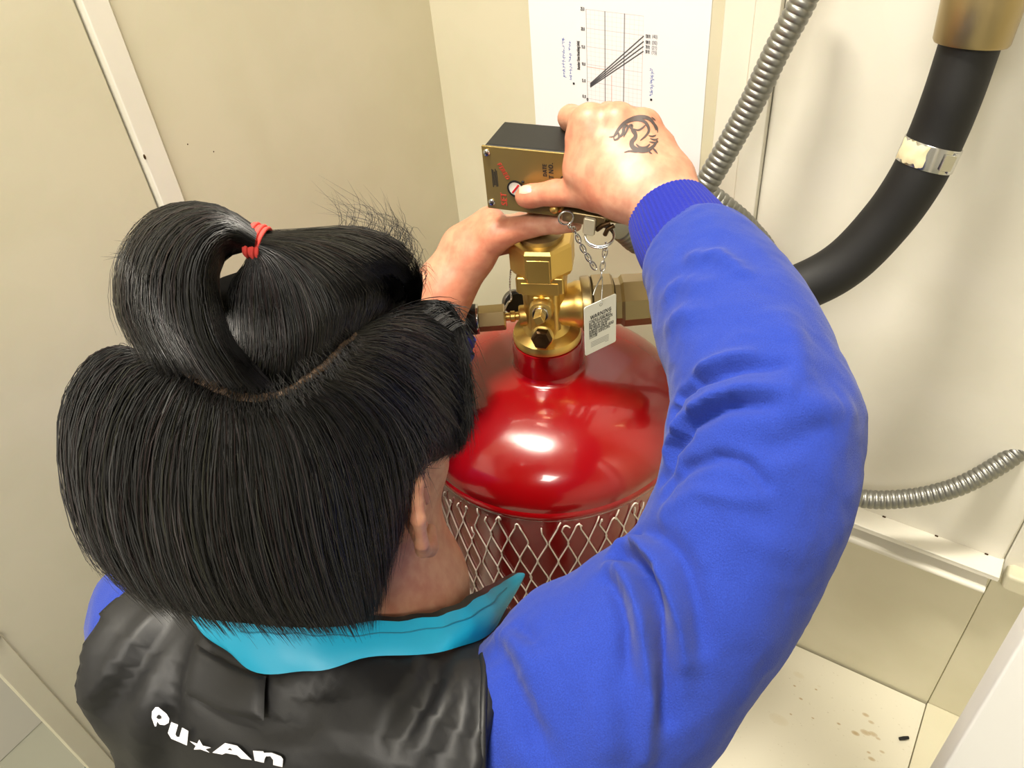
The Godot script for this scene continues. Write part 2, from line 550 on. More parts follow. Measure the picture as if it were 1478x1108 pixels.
	struct("baseboard_front", boxm(Vector3(-0.68, 0.0, -0.40), Vector3(0.75, 0.079, -0.385)), m)
	# open cabinet door in line with the left wall
	var d = thing("door_1", "cream steel cabinet door standing open along the left edge", "door")
	d.set_meta("kind", "structure")
	mb = MB.new()
	mb.box(Transform3D(Basis.IDENTITY, Vector3(-0.668, 1.135, -0.2125)), Vector3(0.022, 2.09, 0.329), 0.003)
	put("door_leaf", mb.done(), M.cream, d)
	mb = MB.new()
	mb.box(Transform3D(Basis.IDENTITY, Vector3(-0.6565, 1.135, -0.0585)), Vector3(0.003, 2.09, 0.021), 0.0012)
	put("door_fold", mb.done(), M.cream, d)
	mb = MB.new()
	mb.ball(Vector3(-0.655, 0.700, -0.0645), Vector3(0.003, 0.004, 0.004))
	put("stop_screw", mb.done(), M.pale, d)
	mb = MB.new()
	for r in [[-0.6552, 1.014, -0.426], [-0.6552, 0.996, -0.45]]: mb.ball(Vector3(r[0], r[1], r[2]), Vector3(0.0004, 0.0009, 0.0009), 8)
	put("rust_spot", mb.done(), M.brown, get_node("wall_left"))
	mb = MB.new()
	mb.ball(Vector3(-0.651, 1.024, -0.3785), Vector3(0.0008, 0.0025, 0.0012), 8)
	put("paint_chip", mb.done(), M.brown, get_node("trim_1"))
	# the room
	struct("ground", boxm(Vector3(-2.6, -0.1, -1.2), Vector3(2.6, 0.0, 3.6)), M.room_floor)
	struct("ceiling", boxm(Vector3(-2.6, 2.6, -1.2), Vector3(2.6, 2.7, 3.6)), M.room)
	struct("wall_room_left", boxm(Vector3(-1.25, 0.0, -1.2), Vector3(-1.15, 2.6, 3.6)), M.room)
	struct("wall_room_right", boxm(Vector3(2.5, 0.0, -1.2), Vector3(2.6, 2.6, 3.6)), M.room)
	struct("wall_room_front", boxm(Vector3(-2.6, 0.0, 3.5), Vector3(2.6, 2.6, 3.6)), M.room)
	struct("wall_room_back", boxm(Vector3(-2.6, 0.0, -1.2), Vector3(2.6, 2.6, -1.1)), M.room)

func stain(im: Image, cx: float, cy: float, r: float, col: Color, a: float):
	for y in range(int(cy - r - 1), int(cy + r + 2)):
		for x in range(int(cx - r - 1), int(cx + r + 2)):
			if x < 0 or y < 0 or x >= im.get_width() or y >= im.get_height(): continue
			var dd = Vector2(x - cx, y - cy).length() / r
			if dd < 1.0:
				var k = a * (1.0 - dd * dd * 0.6) * (0.8 + 0.2 * sin(x * 1.7 + y * 2.3))
				im.set_pixel(x, y, im.get_pixel(x, y).lerp(col, clampf(k, 0, 1)))

func line(im: Image, a: Vector2, b: Vector2, w: float, col: Color, al := 1.0):
	var lo = a.min(b) - Vector2(w + 1, w + 1)
	var hi = a.max(b) + Vector2(w + 1, w + 1)
	var ab = b - a
	for y in range(maxi(0, int(lo.y)), mini(im.get_height(), int(hi.y) + 1)):
		for x in range(maxi(0, int(lo.x)), mini(im.get_width(), int(hi.x) + 1)):
			var q = Vector2(x, y) - a
			var t = clampf(q.dot(ab) / ab.length_squared(), 0, 1)
			var k = clampf(w * 0.5 + 0.5 - (q - ab * t).length(), 0, 1) * al
			if k > 0: im.set_pixel(x, y, im.get_pixel(x, y).lerp(col, k))

func lamps():
	for L in LAMPS:
		var o = thing("ceiling_light", L.label, "ceiling light", L.at)
		var mb := MB.new()
		mb.box(Transform3D(Basis.IDENTITY, Vector3(0, 0.03, 0)), Vector3(L.size.x + 0.05, 0.06, L.size.y + 0.05), 0.004)
		put("lamp_housing", mb.done(), M.white, o)
		var gm = mat(Color(1, 1, 1), 0.5)
		gm.emission_enabled = true; gm.emission = L.color; gm.emission_energy_multiplier = 4.0
		mb = MB.new()
		mb.box(Transform3D(Basis.IDENTITY, Vector3(0, -0.006, 0)), Vector3(L.size.x, 0.01, L.size.y), 0.002)
		put("lamp_diffuser", mb.done(), gm, o)
		var a := AreaLight3D.new()
		a.name = "lamp_glow"
		a.area_size = L.size
		a.light_color = L.color; a.light_energy = L.energy
		a.shadow_enabled = true
		a.area_range = 12.0
		o.add_child(a, true)
		a.position = Vector3(0, -0.02, 0)
		a.rotation_degrees.x = -90

# ---------- notice on the back wall
func notice():
	var o = thing("paper_notice", "white printed notice with a line chart taped on the back wall", "notice", Vector3(-0.411, 0.972, -0.7992))
	var pw := 0.21
	var ph := 0.297
	var im := Image.create(700, 990, false, Image.FORMAT_RGB8)
	im.fill(Color(0.945, 0.94, 0.955))
	var k := 700.0 / pw
	var px = func(x, y): return Vector2((x + 0.516) * k, (0.972 + ph / 2 - y) * k)      # wall x, y to paper pixel
	var pink = Color(0.86, 0.76, 0.78)
	var gx0 = -0.4445
	var gx1 = -0.378
	for q in 14: line(im, px.call(lerpf(gx0, gx1, q / 13.0), 1.041), px.call(lerpf(gx0, gx1, q / 13.0), 0.94), 1.2, pink, 0.55)
	for q in 21: line(im, px.call(gx0, lerpf(1.041, 0.945, q / 20.0)), px.call(gx1, lerpf(1.041, 0.945, q / 20.0)), 1.2, pink, 0.5)
	for q in 6: line(im, px.call(gx0, lerpf(1.041, 0.945, q / 5.0)), px.call(gx1, lerpf(1.041, 0.945, q / 5.0)), 1.4, Color(0.66, 0.62, 0.66), 0.6)
	line(im, px.call(gx0, 1.041), px.call(gx0, 0.943), 2.0, Color(0.5, 0.5, 0.52), 0.8)
	line(im, px.call(gx1, 1.02), px.call(gx1, 0.93), 1.6, Color(0.86, 0.62, 0.62), 0.6)
	line(im, px.call(gx0, 0.9806), px.call(-0.4225, 0.9806), 2.2, Color(0.80, 0.5, 0.45), 0.7)
	line(im, px.call(-0.4142, 0.975), px.call(-0.4142, 0.92), 2.2, Color(0.80, 0.5, 0.45), 0.7)
	for x in [-0.4222, -0.3995]: line(im, px.call(x, 1.041), px.call(x, 0.92), 3.0, Color(0.30, 0.30, 0.33), 0.9)
	for e in [1.021, 1.0155, 1.0105, 1.0055]: line(im, px.call(-0.4405, 0.9625 - (1.021 - e) * 0.25), px.call(-0.3775, e), 4.2, Color(0.22, 0.22, 0.24), 0.95)
	rng.seed = 5
	for col in [[-0.4740, 1.006, 0.966, 0], [-0.4657, 1.004, 0.962, 0], [-0.3665, 0.988, 0.958, 0]]:      # columns of small blue characters
		var y = col[1]
		while y > col[2]:
			for _s in 7:
				var a = px.call(col[0] + rng.randf_range(-0.0012, 0.0012), y + rng.randf_range(-0.0011, 0.0011))
				var b2 = a + (Vector2(rng.randf_range(-7, 7), 0) if rng.randf() < 0.5 else Vector2(0, rng.randf_range(-7, 7)))
				if a.distance_to(b2) > 1.5: line(im, a, b2, 2.0, Color(0.36, 0.43, 0.70), 0.9)
			y -= 0.0034 if rng.randf() < 0.9 else 0.006
	var pm = mat(Color.WHITE, 0.55)
	pm.albedo_texture = ImageTexture.create_from_image(im)
	var mb := MB.new()
	mb.box(Transform3D(Basis.IDENTITY, Vector3(0, 0, -0.0003)), Vector3(pw, ph, 0.0005), 0.0001)
	put("sheet", mb.done(), M.white, o)
	mb = MB.new()
	mb.flat(Vector3(-pw / 2, -ph / 2, 0.0001), Vector3(pw / 2, -ph / 2, 0.0001), Vector3(pw / 2, ph / 2, 0.0001), Vector3(-pw / 2, ph / 2, 0.0001))
	put("print", mb.done(), pm, o)
	var c0 = Vector3(-0.411, 0.972, 0)
	var l = func(s, x, y, h2, turn, m2, b := true): return text(o, "lettering", s, h2, Transform3D(Basis(Vector3.BACK, turn), Vector3(x - c0.x, y - c0.y, 0.0004)), m2, 1.0, b, 0.0002)
	var blue = mat(Color(0.42, 0.42, 0.45), 0.8)
	var y0 = [1.041, 1.0205, 1.0015, 0.983, 0.9645, 0.9465]
	var lab = ["10.0", "20.0", "15.0", "10.0", "5.0", "0.0"]
	lab[0] = "25.0"
	for q in 6: fit(l.call(lab[q], -0.4486, y0[q], 0.0021, 0.0, M.ink), 0.0044)
	l.call("0", -0.4445, 0.9435, 0.002, 0.0, M.ink)
	fit(l.call("Number Time Reaching (min)", -0.4548, 0.9915, 0.0019, PI / 2, M.ink), 0.031)
	for q in 4:
		fit(l.call(["130 ft", "100 ft", "70 ft", "50 ft"][q], -0.3722, [1.0215, 1.0155, 1.0105, 1.0058][q], 0.0019, 0.0, M.ink), 0.0054 if q < 2 else 0.0046)
		fit(l.call(["(40)", "(30)", "(21)", "(15)"][q], -0.3645, [1.0222, 1.016, 1.0108, 1.006][q], 0.0021, 0.0, blue, false), 0.0056)
	for q in [[-0.4617, 0.9592], [-0.3662, 0.9555]]:
		mb = MB.new()
		mb.box(Transform3D(Basis.IDENTITY, Vector3(q[0] - c0.x, q[1] - c0.y, 0.0003)), Vector3(0.0024, 0.0024, 0.0003), 0.0001)
		put("bullet_mark", mb.done(), M.ink, o)

# ---------- cylinder, net and strap
const AX := Vector3(-0.370, 0, -0.570)      # foot of the cylinder's axis
const RC := 0.152
func cylinder():
	var o = thing("gas_cylinder", "glossy red gas cylinder with a domed top standing in the cabinet", "gas cylinder", Vector3(AX.x, 0.1, AX.z))
	var mb := MB.new()
	var pr := [Vector2(0.0, 0.0), Vector2(RC - 0.02, 0.0), Vector2(RC - 0.006, 0.004), Vector2(RC, 0.015), Vector2(RC, 0.575)]
	mb.lathe(pr, Transform3D.IDENTITY, 96)
	put("body", mb.done(), M.red, o)
	mb = MB.new()
	var sy = 0.583      # seam height
	pr = [Vector2(RC - 0.0005, 0.573), Vector2(RC + 0.0012, sy - 0.006), Vector2(RC + 0.0012, sy - 0.0005), Vector2(RC - 0.001, sy + 0.0025)]
	mb.lathe(pr, Transform3D.IDENTITY, 96)
	put("weld_seam", mb.done(), M.red, o)
	mb = MB.new()
	pr = []
	for k in 33:
		var a = PI / 2 * k / 32
		var r = (RC - 0.001) * pow(cos(a), 0.86)
		var y = sy + 0.002 + 0.071 * pow(sin(a), 0.98)
		if r < 0.04: break
		pr.append(Vector2(r, y))
	var top = pr[-1].y
	pr.append(Vector2(0.0405, top + 0.001)); pr.append(Vector2(0.0385, top + 0.003)); pr.append(Vector2(0.0375, top + 0.007))
	mb.lathe(pr, Transform3D.IDENTITY, 96)
	put("dome", mb.done(), M.red, o)
	mb = MB.new()
	mb.lathe([Vector2(0.0375, top + 0.004), Vector2(0.0372, 0.687), Vector2(0.0362, 0.690), Vector2(0.034, 0.6905), Vector2(0.02, 0.6905)], Transform3D.IDENTITY, 64)
	put("neck_ring", mb.done(), M.red, o)
	# plastic net sleeve
	var nt = thing("net_sleeve", "white plastic diamond net sleeve pulled round the red cylinder", "net", Vector3(AX.x, 0.1, AX.z))
	mb = MB.new()
	rng.seed = 14
	var N := 96
	var step := TAU / N
	var hgt := 0.060
	for q in N:
		var sg = 1.0 if q % 2 == 0 else -1.0
		var pts := []
		var rad := []
		var y_end = 0.562 + rng.randf_range(-0.008, 0.006)
		if rng.randf() < 0.08: y_end -= 0.03
		var y = 0.01
		while y < y_end:
			var ph = y / hgt
			var tr = 2.0 * abs(2.0 * (ph - floor(ph + 0.5))) - 1.0
			tr = clampf(tr * 1.15, -1.0, 1.0)
			var a = (q + 0.5 * sg * tr) * step + 0.012 * sin(y * 31.0 + q * 0.3) + 0.006 * sin(q * 1.7)
			pts.append(Vector3(sin(a) * (RC + 0.0012), y, cos(a) * (RC + 0.0012)))
			rad.append(0.00084)
			y += 0.0042
		var lean = rng.randf_range(-0.5, 0.5)      # the cut end stands up and curls
		var last = pts[-1]
		var out = Vector3(last.x, 0, last.z).normalized()
		var side = Vector3(out.z, 0, -out.x)
		var kind = rng.randf()
		for e in range(1, 6):
			var f = e / 5.0
			pts.append(last + Vector3(0, 0.010 * f if kind < 0.7 else 0.010 * sin(f * 2.6), 0) + side * (lean * 0.008 * f * f + (0.0 if kind < 0.7 else 0.005 * f)) + out * 0.0015 * sin(f * 3.0))
			rad.append(0.00085)
		mb.tube(pts, rad, 5)
	put("net", mb.done(), M.net, nt).set_meta("kind", "stuff")
	# steel strap with a rubber liner, bolted to a channel on the wall
	var s = thing("cylinder_strap", "grey steel strap with black rubber edge holding the red cylinder", "strap", Vector3(AX.x, 0.1, AX.z))
	mb = MB.new()
	mb.lathe([Vector2(RC + 0.003, 0.270), Vector2(RC + 0.0055, 0.270), Vector2(RC + 0.0055, 0.312), Vector2(RC + 0.003, 0.312), Vector2(RC + 0.003, 0.270)], Transform3D.IDENTITY, 96)
	put("steel_band", mb.done(), M.zinc, s)
	mb = MB.new()
	mb.lathe([Vector2(RC + 0.0004, 0.264), Vector2(RC + 0.003, 0.264), Vector2(RC + 0.0045, 0.268), Vector2(RC + 0.003, 0.271), Vector2(RC + 0.003, 0.311), Vector2(RC + 0.0065, 0.313), Vector2(RC + 0.0068, 0.319), Vector2(RC + 0.003, 0.3215), Vector2(RC + 0.0004, 0.3215)], Transform3D.IDENTITY, 96)
	put("rubber_liner", mb.done(), M.black, s)
	mb = MB.new()
	for q in [-1, 1]: mb.box(Transform3D(Basis.IDENTITY, Vector3(q * 0.16, 0.291, -0.10)), Vector3(0.006, 0.03, 0.25), 0.001)
	mb.box(Transform3D(Basis.IDENTITY, Vector3(0, 0.291, -0.2255)), Vector3(0.34, 0.04, 0.006), 0.001)
	put("wall_bracket", mb.done(), M.zinc, s)

# ---------- brass valve on the cylinder
func ydir(az: float) -> Vector3: return Vector3(sin(az), 0, cos(az))

func valve():
	var o = thing("cylinder_valve", "brass cylinder valve with side outlets screwed into the red neck", "valve", Vector3(AX.x, 0.7905, AX.z))
	var mb := MB.new()
	# base flange and turned body
	mb.lathe([Vector2(0.0, 0.0), Vector2(0.0335, 0.0), Vector2(0.0355, 0.0012), Vector2(0.0358, 0.006), Vector2(0.0345, 0.0095), Vector2(0.029, 0.0115), Vector2(0.0245, 0.014), Vector2(0.0225, 0.019), Vector2(0.0218, 0.03), Vector2(0.0222, 0.055), Vector2(0.0235, 0.078), Vector2(0.0265, 0.088), Vector2(0.028, 0.094)], Transform3D.IDENTITY, 64)
	put("base_flange", mb.done(), M.brass, o)
	var az := deg_to_rad(24)
	var f := Transform3D(Basis(Vector3.UP, az), Vector3.ZERO)
	mb = MB.new()      # cast body block with chamfers
	mb.box(f * Transform3D(Basis.IDENTITY, Vector3(0, 0.052, 0.0)), Vector3(0.034, 0.07, 0.044), 0.006)
	mb.box(f * Transform3D(Basis.IDENTITY, Vector3(0, 0.0815, 0.003)), Vector3(0.047, 0.020, 0.049), 0.0025)
	mb.box(f * Transform3D(Basis(Vector3.RIGHT, 0.16), Vector3(0, 0.04, 0.0105)), Vector3(0.026, 0.06, 0.022), 0.006)
	put("body_casting", mb.done(), M.brass, o)
	mb = MB.new()      # octagonal collar with a flat at the front
	mb.lathe([Vector2(0.022, 0.082), Vector2(0.0300, 0.0870), Vector2(0.0325, 0.092), Vector2(0.0325, 0.118), Vector2(0.0305, 0.1212), Vector2(0.022, 0.1220), Vector2(0.0, 0.1220)], f * Transform3D(Basis(Vector3.UP, PI / 8), Vector3.ZERO), 8, true)
	mb.box(f * Transform3D(Basis.IDENTITY, Vector3(0, 0.100, 0.0292)), Vector3(0.0225, 0.026, 0.0030), 0.0010)
	put("octagon_collar", mb.done(), M.brass, o)
	mb = MB.new()      # stem and union nut beneath the control head
	mb.lathe([Vector2(0.0220, 0.1215), Vector2(0.0220, 0.1265), Vector2(0.0180, 0.1285), Vector2(0.0120, 0.130), Vector2(0.0115, 0.154), Vector2(0.0165, 0.156), Vector2(0.0165, 0.168)], Transform3D.IDENTITY, 40)
	put("stem", mb.done(), M.old_brass, o)
	mb = MB.new()
	mb.box(f * Transform3D(Basis.IDENTITY, Vector3(0.0, 0.079, 0.0278)), Vector3(0.036, 0.0135, 0.001), 0.0004)
	put("stamped_pad", mb.done(), M.brass, o)
	# front plugs
	var d = ydir(az)
	var p1 = axis(Vector3(0, 0.053, 0) + d * 0.016, d + Vector3(0, 0.10, 0))
	mb = MB.new()
	mb.lathe([Vector2(0.0125, 0.0), Vector2(0.0118, 0.014), Vector2(0.0108, 0.0165), Vector2(0.008, 0.017)], p1, 32)
	put("gauge_boss", mb.done(), M.brass, o)
	mb = MB.new()
	mb.lathe([Vector2(0.0082, 0.016), Vector2(0.0082, 0.020), Vector2(0.0075, 0.021), Vector2(0.0, 0.0212)], p1, 28)
	var pg = put("gauge_plug", mb.done(), M.steel, o)
	mb = MB.new()
	mb.box(p1 * Transform3D(Basis(Vector3.UP, 0.5), Vector3(0, 0.026, 0)), Vector3(0.009, 0.011, 0.009), 0.001)
	put("square_head", mb.done(), M.brass, pg)
	var p2 = axis(Vector3(0, 0.022, 0) + d * 0.018, d + Vector3(0, 0.22, 0))
	mb = MB.new()
	mb.lathe([Vector2(0.0125, 0.0), Vector2(0.0118, 0.010), Vector2(0.0115, 0.0135), Vector2(0.0105, 0.0145), Vector2(0.008, 0.015)], p2, 32)
	put("relief_boss", mb.done(), M.brass, o)
	mb = MB.new()
	mb.lathe([Vector2(0.0098, 0.0145), Vector2(0.0104, 0.016), Vector2(0.0104, 0.0225), Vector2(0.0088, 0.0245), Vector2(0.0, 0.0246)], p2, 6, true)
	mb.lathe([Vector2(0.0055, 0.0246), Vector2(0.0055, 0.0252), Vector2(0.0, 0.0252)], p2, 20)
	put("relief_plug", mb.done(), M.brown, o)
	# side outlet to the right: swivel nut, then the hose coupling (part of the hose)
	var e = OUT_DIR
	var q = axis(Vector3(0, 0.0385, 0), e)
	mb = MB.new()
	mb.lathe([Vector2(0.020, 0.005), Vector2(0.0205, 0.018), Vector2(0.0225, 0.028), Vector2(0.0240, 0.031), Vector2(0.0240, 0.036)], q, 40)
	put("outlet_branch", mb.done(), M.brass, o)
	mb = MB.new()
	mb.lathe([Vector2(0.020, 0.0355), Vector2(0.0275, 0.0365), Vector2(0.0282, 0.0385), Vector2(0.0282, 0.0445), Vector2(0.027, 0.046)], q, 48)
	mb.lathe([Vector2(0.026, 0.046), Vector2(0.0285, 0.048), Vector2(0.0285, 0.066), Vector2(0.026, 0.0685), Vector2(0.018, 0.069)], q * Transform3D(Basis(Vector3.UP, 0.3), Vector3.ZERO), 8, true)
	put("swivel_nut", mb.done(), M.old_brass, o)
	# pressure switch on the left
	e = LEFT_DIR
	q = axis(Vector3(0, 0.0295, 0), e)
	mb = MB.new()
	mb.lathe([Vector2(0.011, 0.0), Vector2(0.011, 0.026), Vector2(0.010, 0.0275), Vector2(0.0045, 0.028), Vector2(0.0042, 0.031), Vector2(0.0058, 0.032), Vector2(0.0058, 0.036), Vector2(0.0042, 0.037), Vector2(0.0042, 0.043)], q, 28)
	put("switch_branch", mb.done(), M.brass, o)
	var sw = Node3D.new()
	sw.name = "pressure_switch"
	o.add_child(sw, true)
	mb = MB.new()
	mb.lathe([Vector2(0.004, 0.041), Vector2(0.0125, 0.0415), Vector2(0.0135, 0.043), Vector2(0.0135, 0.068), Vector2(0.0125, 0.0695)], q, 6, true)
	put("hex_body", mb.done(), M.old_brass, sw)
	mb = MB.new()
	mb.lathe([Vector2(0.012, 0.0685), Vector2(0.0155, 0.069), Vector2(0.0158, 0.070), Vector2(0.0155, 0.071)], q, 36)
	mb.lathe([Vector2(0.013, 0.0855), Vector2(0.0145, 0.086), Vector2(0.0145, 0.098), Vector2(0.013, 0.0995), Vector2(0.0, 0.0995)], q, 36)
	put("chrome_ring", mb.done(), M.steel, sw)
	mb = MB.new()
	mb.lathe([Vector2(0.012, 0.0708), Vector2(0.0155, 0.0710), Vector2(0.0158, 0.0725), Vector2(0.0158, 0.085), Vector2(0.0150, 0.0865), Vector2(0.012, 0.0867)], q, 36)
	put("rubber_ring", mb.done(), M.black, sw)
	# cap hanging behind the valve on a bead chain
	var cp = thing("outlet_cap", "dark round outlet cap hanging behind the brass valve", "cap")
	mb = MB.new()
	var cpos = W(742, 435, 0.872)
	mb.lathe([Vector2(0.0, -0.006), Vector2(0.0105, -0.006), Vector2(0.012, -0.004), Vector2(0.012, 0.004), Vector2(0.0105, 0.006), Vector2(0.0, 0.006)], axis(cpos, Vector3(0.8, 0.2, 0.5)), 32)
	put("cap_disc", mb.done(), M.black, cp)
	mb = MB.new()
	mb.lathe([Vector2(0.0122, -0.003), Vector2(0.0132, -0.002), Vector2(0.0132, 0.002), Vector2(0.0122, 0.003)], axis(cpos, Vector3(0.8, 0.2, 0.5)), 32)
	put("cap_rim", mb.done(), M.zinc, cp)
	var bc = thing("bead_chain", "thin steel bead chain drooping left of the brass valve", "chain")
	mb = MB.new()
	var line_pts = curve([W(741, 374, 0.835), W(737, 392, 0.845), W(736, 415, 0.855), W(738, 431, 0.857), W(733, 437, 0.857), W(729, 445, 0.852), W(727, 452, 0.848)], 42)
	for p in line_pts: mb.ball(p, Vector3(0.0012, 0.0012, 0.0012), 8)
	mb.tube(line_pts, 0.0004, 5)
	put("beads", mb.done(), M.steel, bc).set_meta("kind", "stuff")

const OUT_DIR := Vector3(0.83, 0.0, -0.56)
const LEFT_DIR := Vector3(-0.83, 0.0, 0.56)

# ---------- control head held in both hands
const BOX_YAW := 0.209
func control_head():
	var bs := Basis(Vector3.UP, BOX_YAW)
	var o = thing("control_head", "black box with a brass front plate held between both hands", "control box", Vector3(-0.359, 0.959, -0.533) + bs * Vector3(0.025, 0, 0))
	o.rotation.y = BOX_YAW
	var w := 0.124
	var h := 0.059
	var mb := MB.new()
	mb.box(Transform3D(Basis.IDENTITY, Vector3(0, h / 2, -0.0265)), Vector3(w, h, 0.049), 0.003)
	put("housing", mb.done(), M.black_box, o)
	mb = MB.new()
	mb.box(Transform3D(Basis.IDENTITY, Vector3(0, h / 2, -0.0008)), Vector3(w + 0.0004, h + 0.0004, 0.0022), 0.0006)
	put("front_plate", mb.done(), M.plate, o)
	for q in [[-0.0575, 0.0535], [-0.0575, 0.0065], [0.0575, 0.0535], [0.0575, 0.0055]]:
		mb = MB.new()
		mb.lathe([Vector2(0.0032, 0.0), Vector2(0.0032, 0.0008), Vector2(0.0024, 0.0018), Vector2(0.0, 0.0022)], axis(Vector3(q[0], q[1], 0.0003), Vector3.BACK), 16)
		var sc = put("screw", mb.done(), M.steel, o)
		mb = MB.new()
		for a in [0.4, 0.4 + PI / 2]: mb.box(Transform3D(Basis(Vector3.BACK, a), Vector3(q[0], q[1], 0.0023)), Vector3(0.0034, 0.0007, 0.0005), 0.0001)
		put("slot", mb.done(), M.dark, sc)
	# indicator window
	var g = axis(Vector3(-0.0335, 0.0225, 0.0003), Vector3.BACK)
	mb = MB.new()
	mb.lathe([Vector2(0.0078, 0.0), Vector2(0.0078, 0.0012), Vector2(0.0064, 0.0014), Vector2(0.0062, 0.0006)], g, 32)
	var ind = put("indicator_rim", mb.done(), M.black, o)
	mb = MB.new()
	mb.lathe([Vector2(0.0064, 0.0007), Vector2(0.0, 0.0007)], g, 32)
	put("dial", mb.done(), M.tag, ind)
	mb = MB.new()
	mb.box(Transform3D(Basis(Vector3.BACK, 0.9), Vector3(-0.0335, 0.0225, 0.0014)), Vector3(0.0105, 0.0016, 0.0006), 0.0002)
	put("needle", mb.done(), mat(Color(0.75, 0.10, 0.14), 0.5), ind)
	mb = MB.new()
	mb.ball(Vector3(-0.0265, 0.0295, 0.0008), Vector3(0.0014, 0.0014, 0.0008), 10)
	put("rivet", mb.done(), M.black, o)
	# print: red position marks, black emblem block and part lettering
	var R = func(a): return Basis(Vector3.BACK, a)
	text(o, "lettering", "SET", 0.0058, Transform3D(R.call(PI / 2), Vector3(-0.0455, 0.0105, 0.0004)), M.red_ink, 1.0)
	text(o, "lettering", "FIRED", 0.0040, Transform3D(R.call(-PI / 2 + 0.5), Vector3(-0.0435, 0.0375, 0.0004)), M.red_ink, 1.1)
	text(o, "lettering", "PART NO.", 0.0042, Transform3D(R.call(PI / 2), Vector3(-0.0005, 0.0375, 0.0004)), M.ink)
	text(o, "lettering", "DATE", 0.003, Transform3D(R.call(PI / 2), Vector3(-0.0060, 0.0425, 0.0004)), M.ink)
	text(o, "lettering", "NO", 0.0045, Transform3D(R.call(PI / 2), Vector3(0.0100, 0.0345, 0.0004)), M.ink)
	mb = MB.new()
	for q in 5:
		mb.box(Transform3D(Basis.IDENTITY, Vector3(-0.0545 + 0.0012 * q * 0.9, 0.030 + 0.0006 * (q % 2), 0.0003)), Vector3(0.0008, 0.017 - 0.002 * (q % 3), 0.0003), 0.0001)
	put("emblem_print", mb.done(), M.ink, o)
	# pin knob, lever, locking pin with ring
	mb = MB.new()
	var kx = axis(Vector3(0.0035, 0.0115, 0.0), Vector3.BACK)
	mb.lathe([Vector2(0.0068, 0.0), Vector2(0.0068, 0.0018), Vector2(0.0045, 0.003), Vector2(0.0034, 0.006)], kx, 24)
	mb.ball(Vector3(0.0035, 0.0115, 0.008), Vector3(0.0042, 0.0042, 0.0036), 14)
	put("pin_knob", mb.done(), M.brass, o)
	mb = MB.new()
	mb.box(Transform3D(Basis(Vector3.BACK, -0.05), Vector3(0.030, 0.0068, 0.006)), Vector3(0.040, 0.0115, 0.012), 0.002)
	put("lever_block", mb.done(), M.old_brass, o)
	mb = MB.new()
	mb.box(Transform3D(Basis(Vector3.BACK, -0.1), Vector3(0.0365, 0.0035, 0.0155)), Vector3(0.0105, 0.0165, 0.005), 0.0015)
	put("safety_clip", mb.done(), M.nickel, o)
	mb = MB.new()
	mb.tube([Vector3(0.042, -0.001, 0.012), Vector3(0.047, 0.004, 0.013), Vector3(0.053, 0.006, 0.010)], 0.0022, 8)
	mb.tube([Vector3(0.049, -0.005, 0.012), Vector3(0.0515, 0.001, 0.013), Vector3(0.056, 0.003, 0.009)], 0.002, 8)
	put("spring_pin", mb.done(), M.brown, o)
	var to := Transform3D(bs, o.position)
	# rings, chain and tag: things of their own
	var r1 = thing("split_ring", "small steel ring through the pin under the thumb", "ring")
	mb = MB.new()
	mb.ring(to * Transform3D(Basis(Vector3.UP, 0.5), Vector3(0.0165, 0.0095, 0.0165)), 0.0063, 0.0009)
	put("ring", mb.done(), M.steel, r1)
	var r2 = thing("pull_ring", "larger steel pull ring hanging beneath the control head", "ring")
	mb = MB.new()
	mb.ring(to * Transform3D(Basis(Vector3.RIGHT, -0.95), Vector3(0.045, -0.0045, 0.0145)), 0.0125, 0.0010, 1.0, 0.8, 32)
	mb.ring(to * Transform3D(Basis(Vector3.RIGHT, -0.95), Vector3(0.045, -0.0062, 0.0150)), 0.0122, 0.0009, 1.0, 0.8, 32)
	put("ring", mb.done(), M.steel, r2)
	# two runs of chain links meeting at the tag wire
	var ch = thing("link_chain", "steel link chain looping from the rings to the warning tag", "chain")
	var top1: Vector3 = to * Vector3(0.0185, 0.0035, 0.0175)
	var top2: Vector3 = to * Vector3(0.0510, -0.0155, 0.0200)
	var mid := W(867, 401, 0.735)
	var a1 = curve([top1, W(829, 332, 0.718), W(838, 352, 0.727), W(848, 370, 0.732), W(858, 386, 0.735)], 12)
	var a2 = curve([top2, W(875, 352, 0.722), W(872, 372, 0.730), mid], 9)
	var lk := MB.new()
	lk.ring(Transform3D.IDENTITY, 0.0030, 0.00062, 1.55, 0.72, 18, 6)
	var link = lk.done()
	for run in [a1, a2]:
		for k in run.size() - 1:
			var p = (run[k] + run[k + 1]) * 0.5
			var dx = (run[k + 1] - run[k]).normalized()
			var up = Vector3(0.45, 0.6, 0.6) if k % 2 == 0 else dx.cross(Vector3(0.45, 0.6, 0.6))
			var zz = (up - dx * up.dot(dx)).normalized()
			var mi = put("link", link, M.steel, ch)
			mi.transform = Transform3D(Basis(dx, zz.cross(dx), zz), p)
	var wt = thing("tag_wire", "thin dark wire tie holding the warning tag to the chain", "wire")
	mb = MB.new()
	mb.tube(curve([W(856, 426, 0.728), W(860, 415, 0.730), W(866, 403, 0.734), W(868.5, 399, 0.735), W(869.5, 404, 0.734), W(869, 420, 0.730), W(868, 438, 0.728)], 26), 0.00055, 6)
	put("wire", mb.done(), M.zinc, wt)
	# tag, hanging plumb and turned to the right
	var tx := Vector3(0.42, 0, -0.905).normalized()
	var ty := Vector3.UP
	var tw := 0.0355
	var th := 0.055
	var ctr := W(866.5, 469, 0.752)
	var tg = thing("warning_tag", "grey WARNING tag hanging on the chain in front of the outlet", "tag", ctr)
	tg.basis = Basis(tx, ty, tx.cross(ty))
	mb = MB.new()
	var outl := PackedVector2Array()
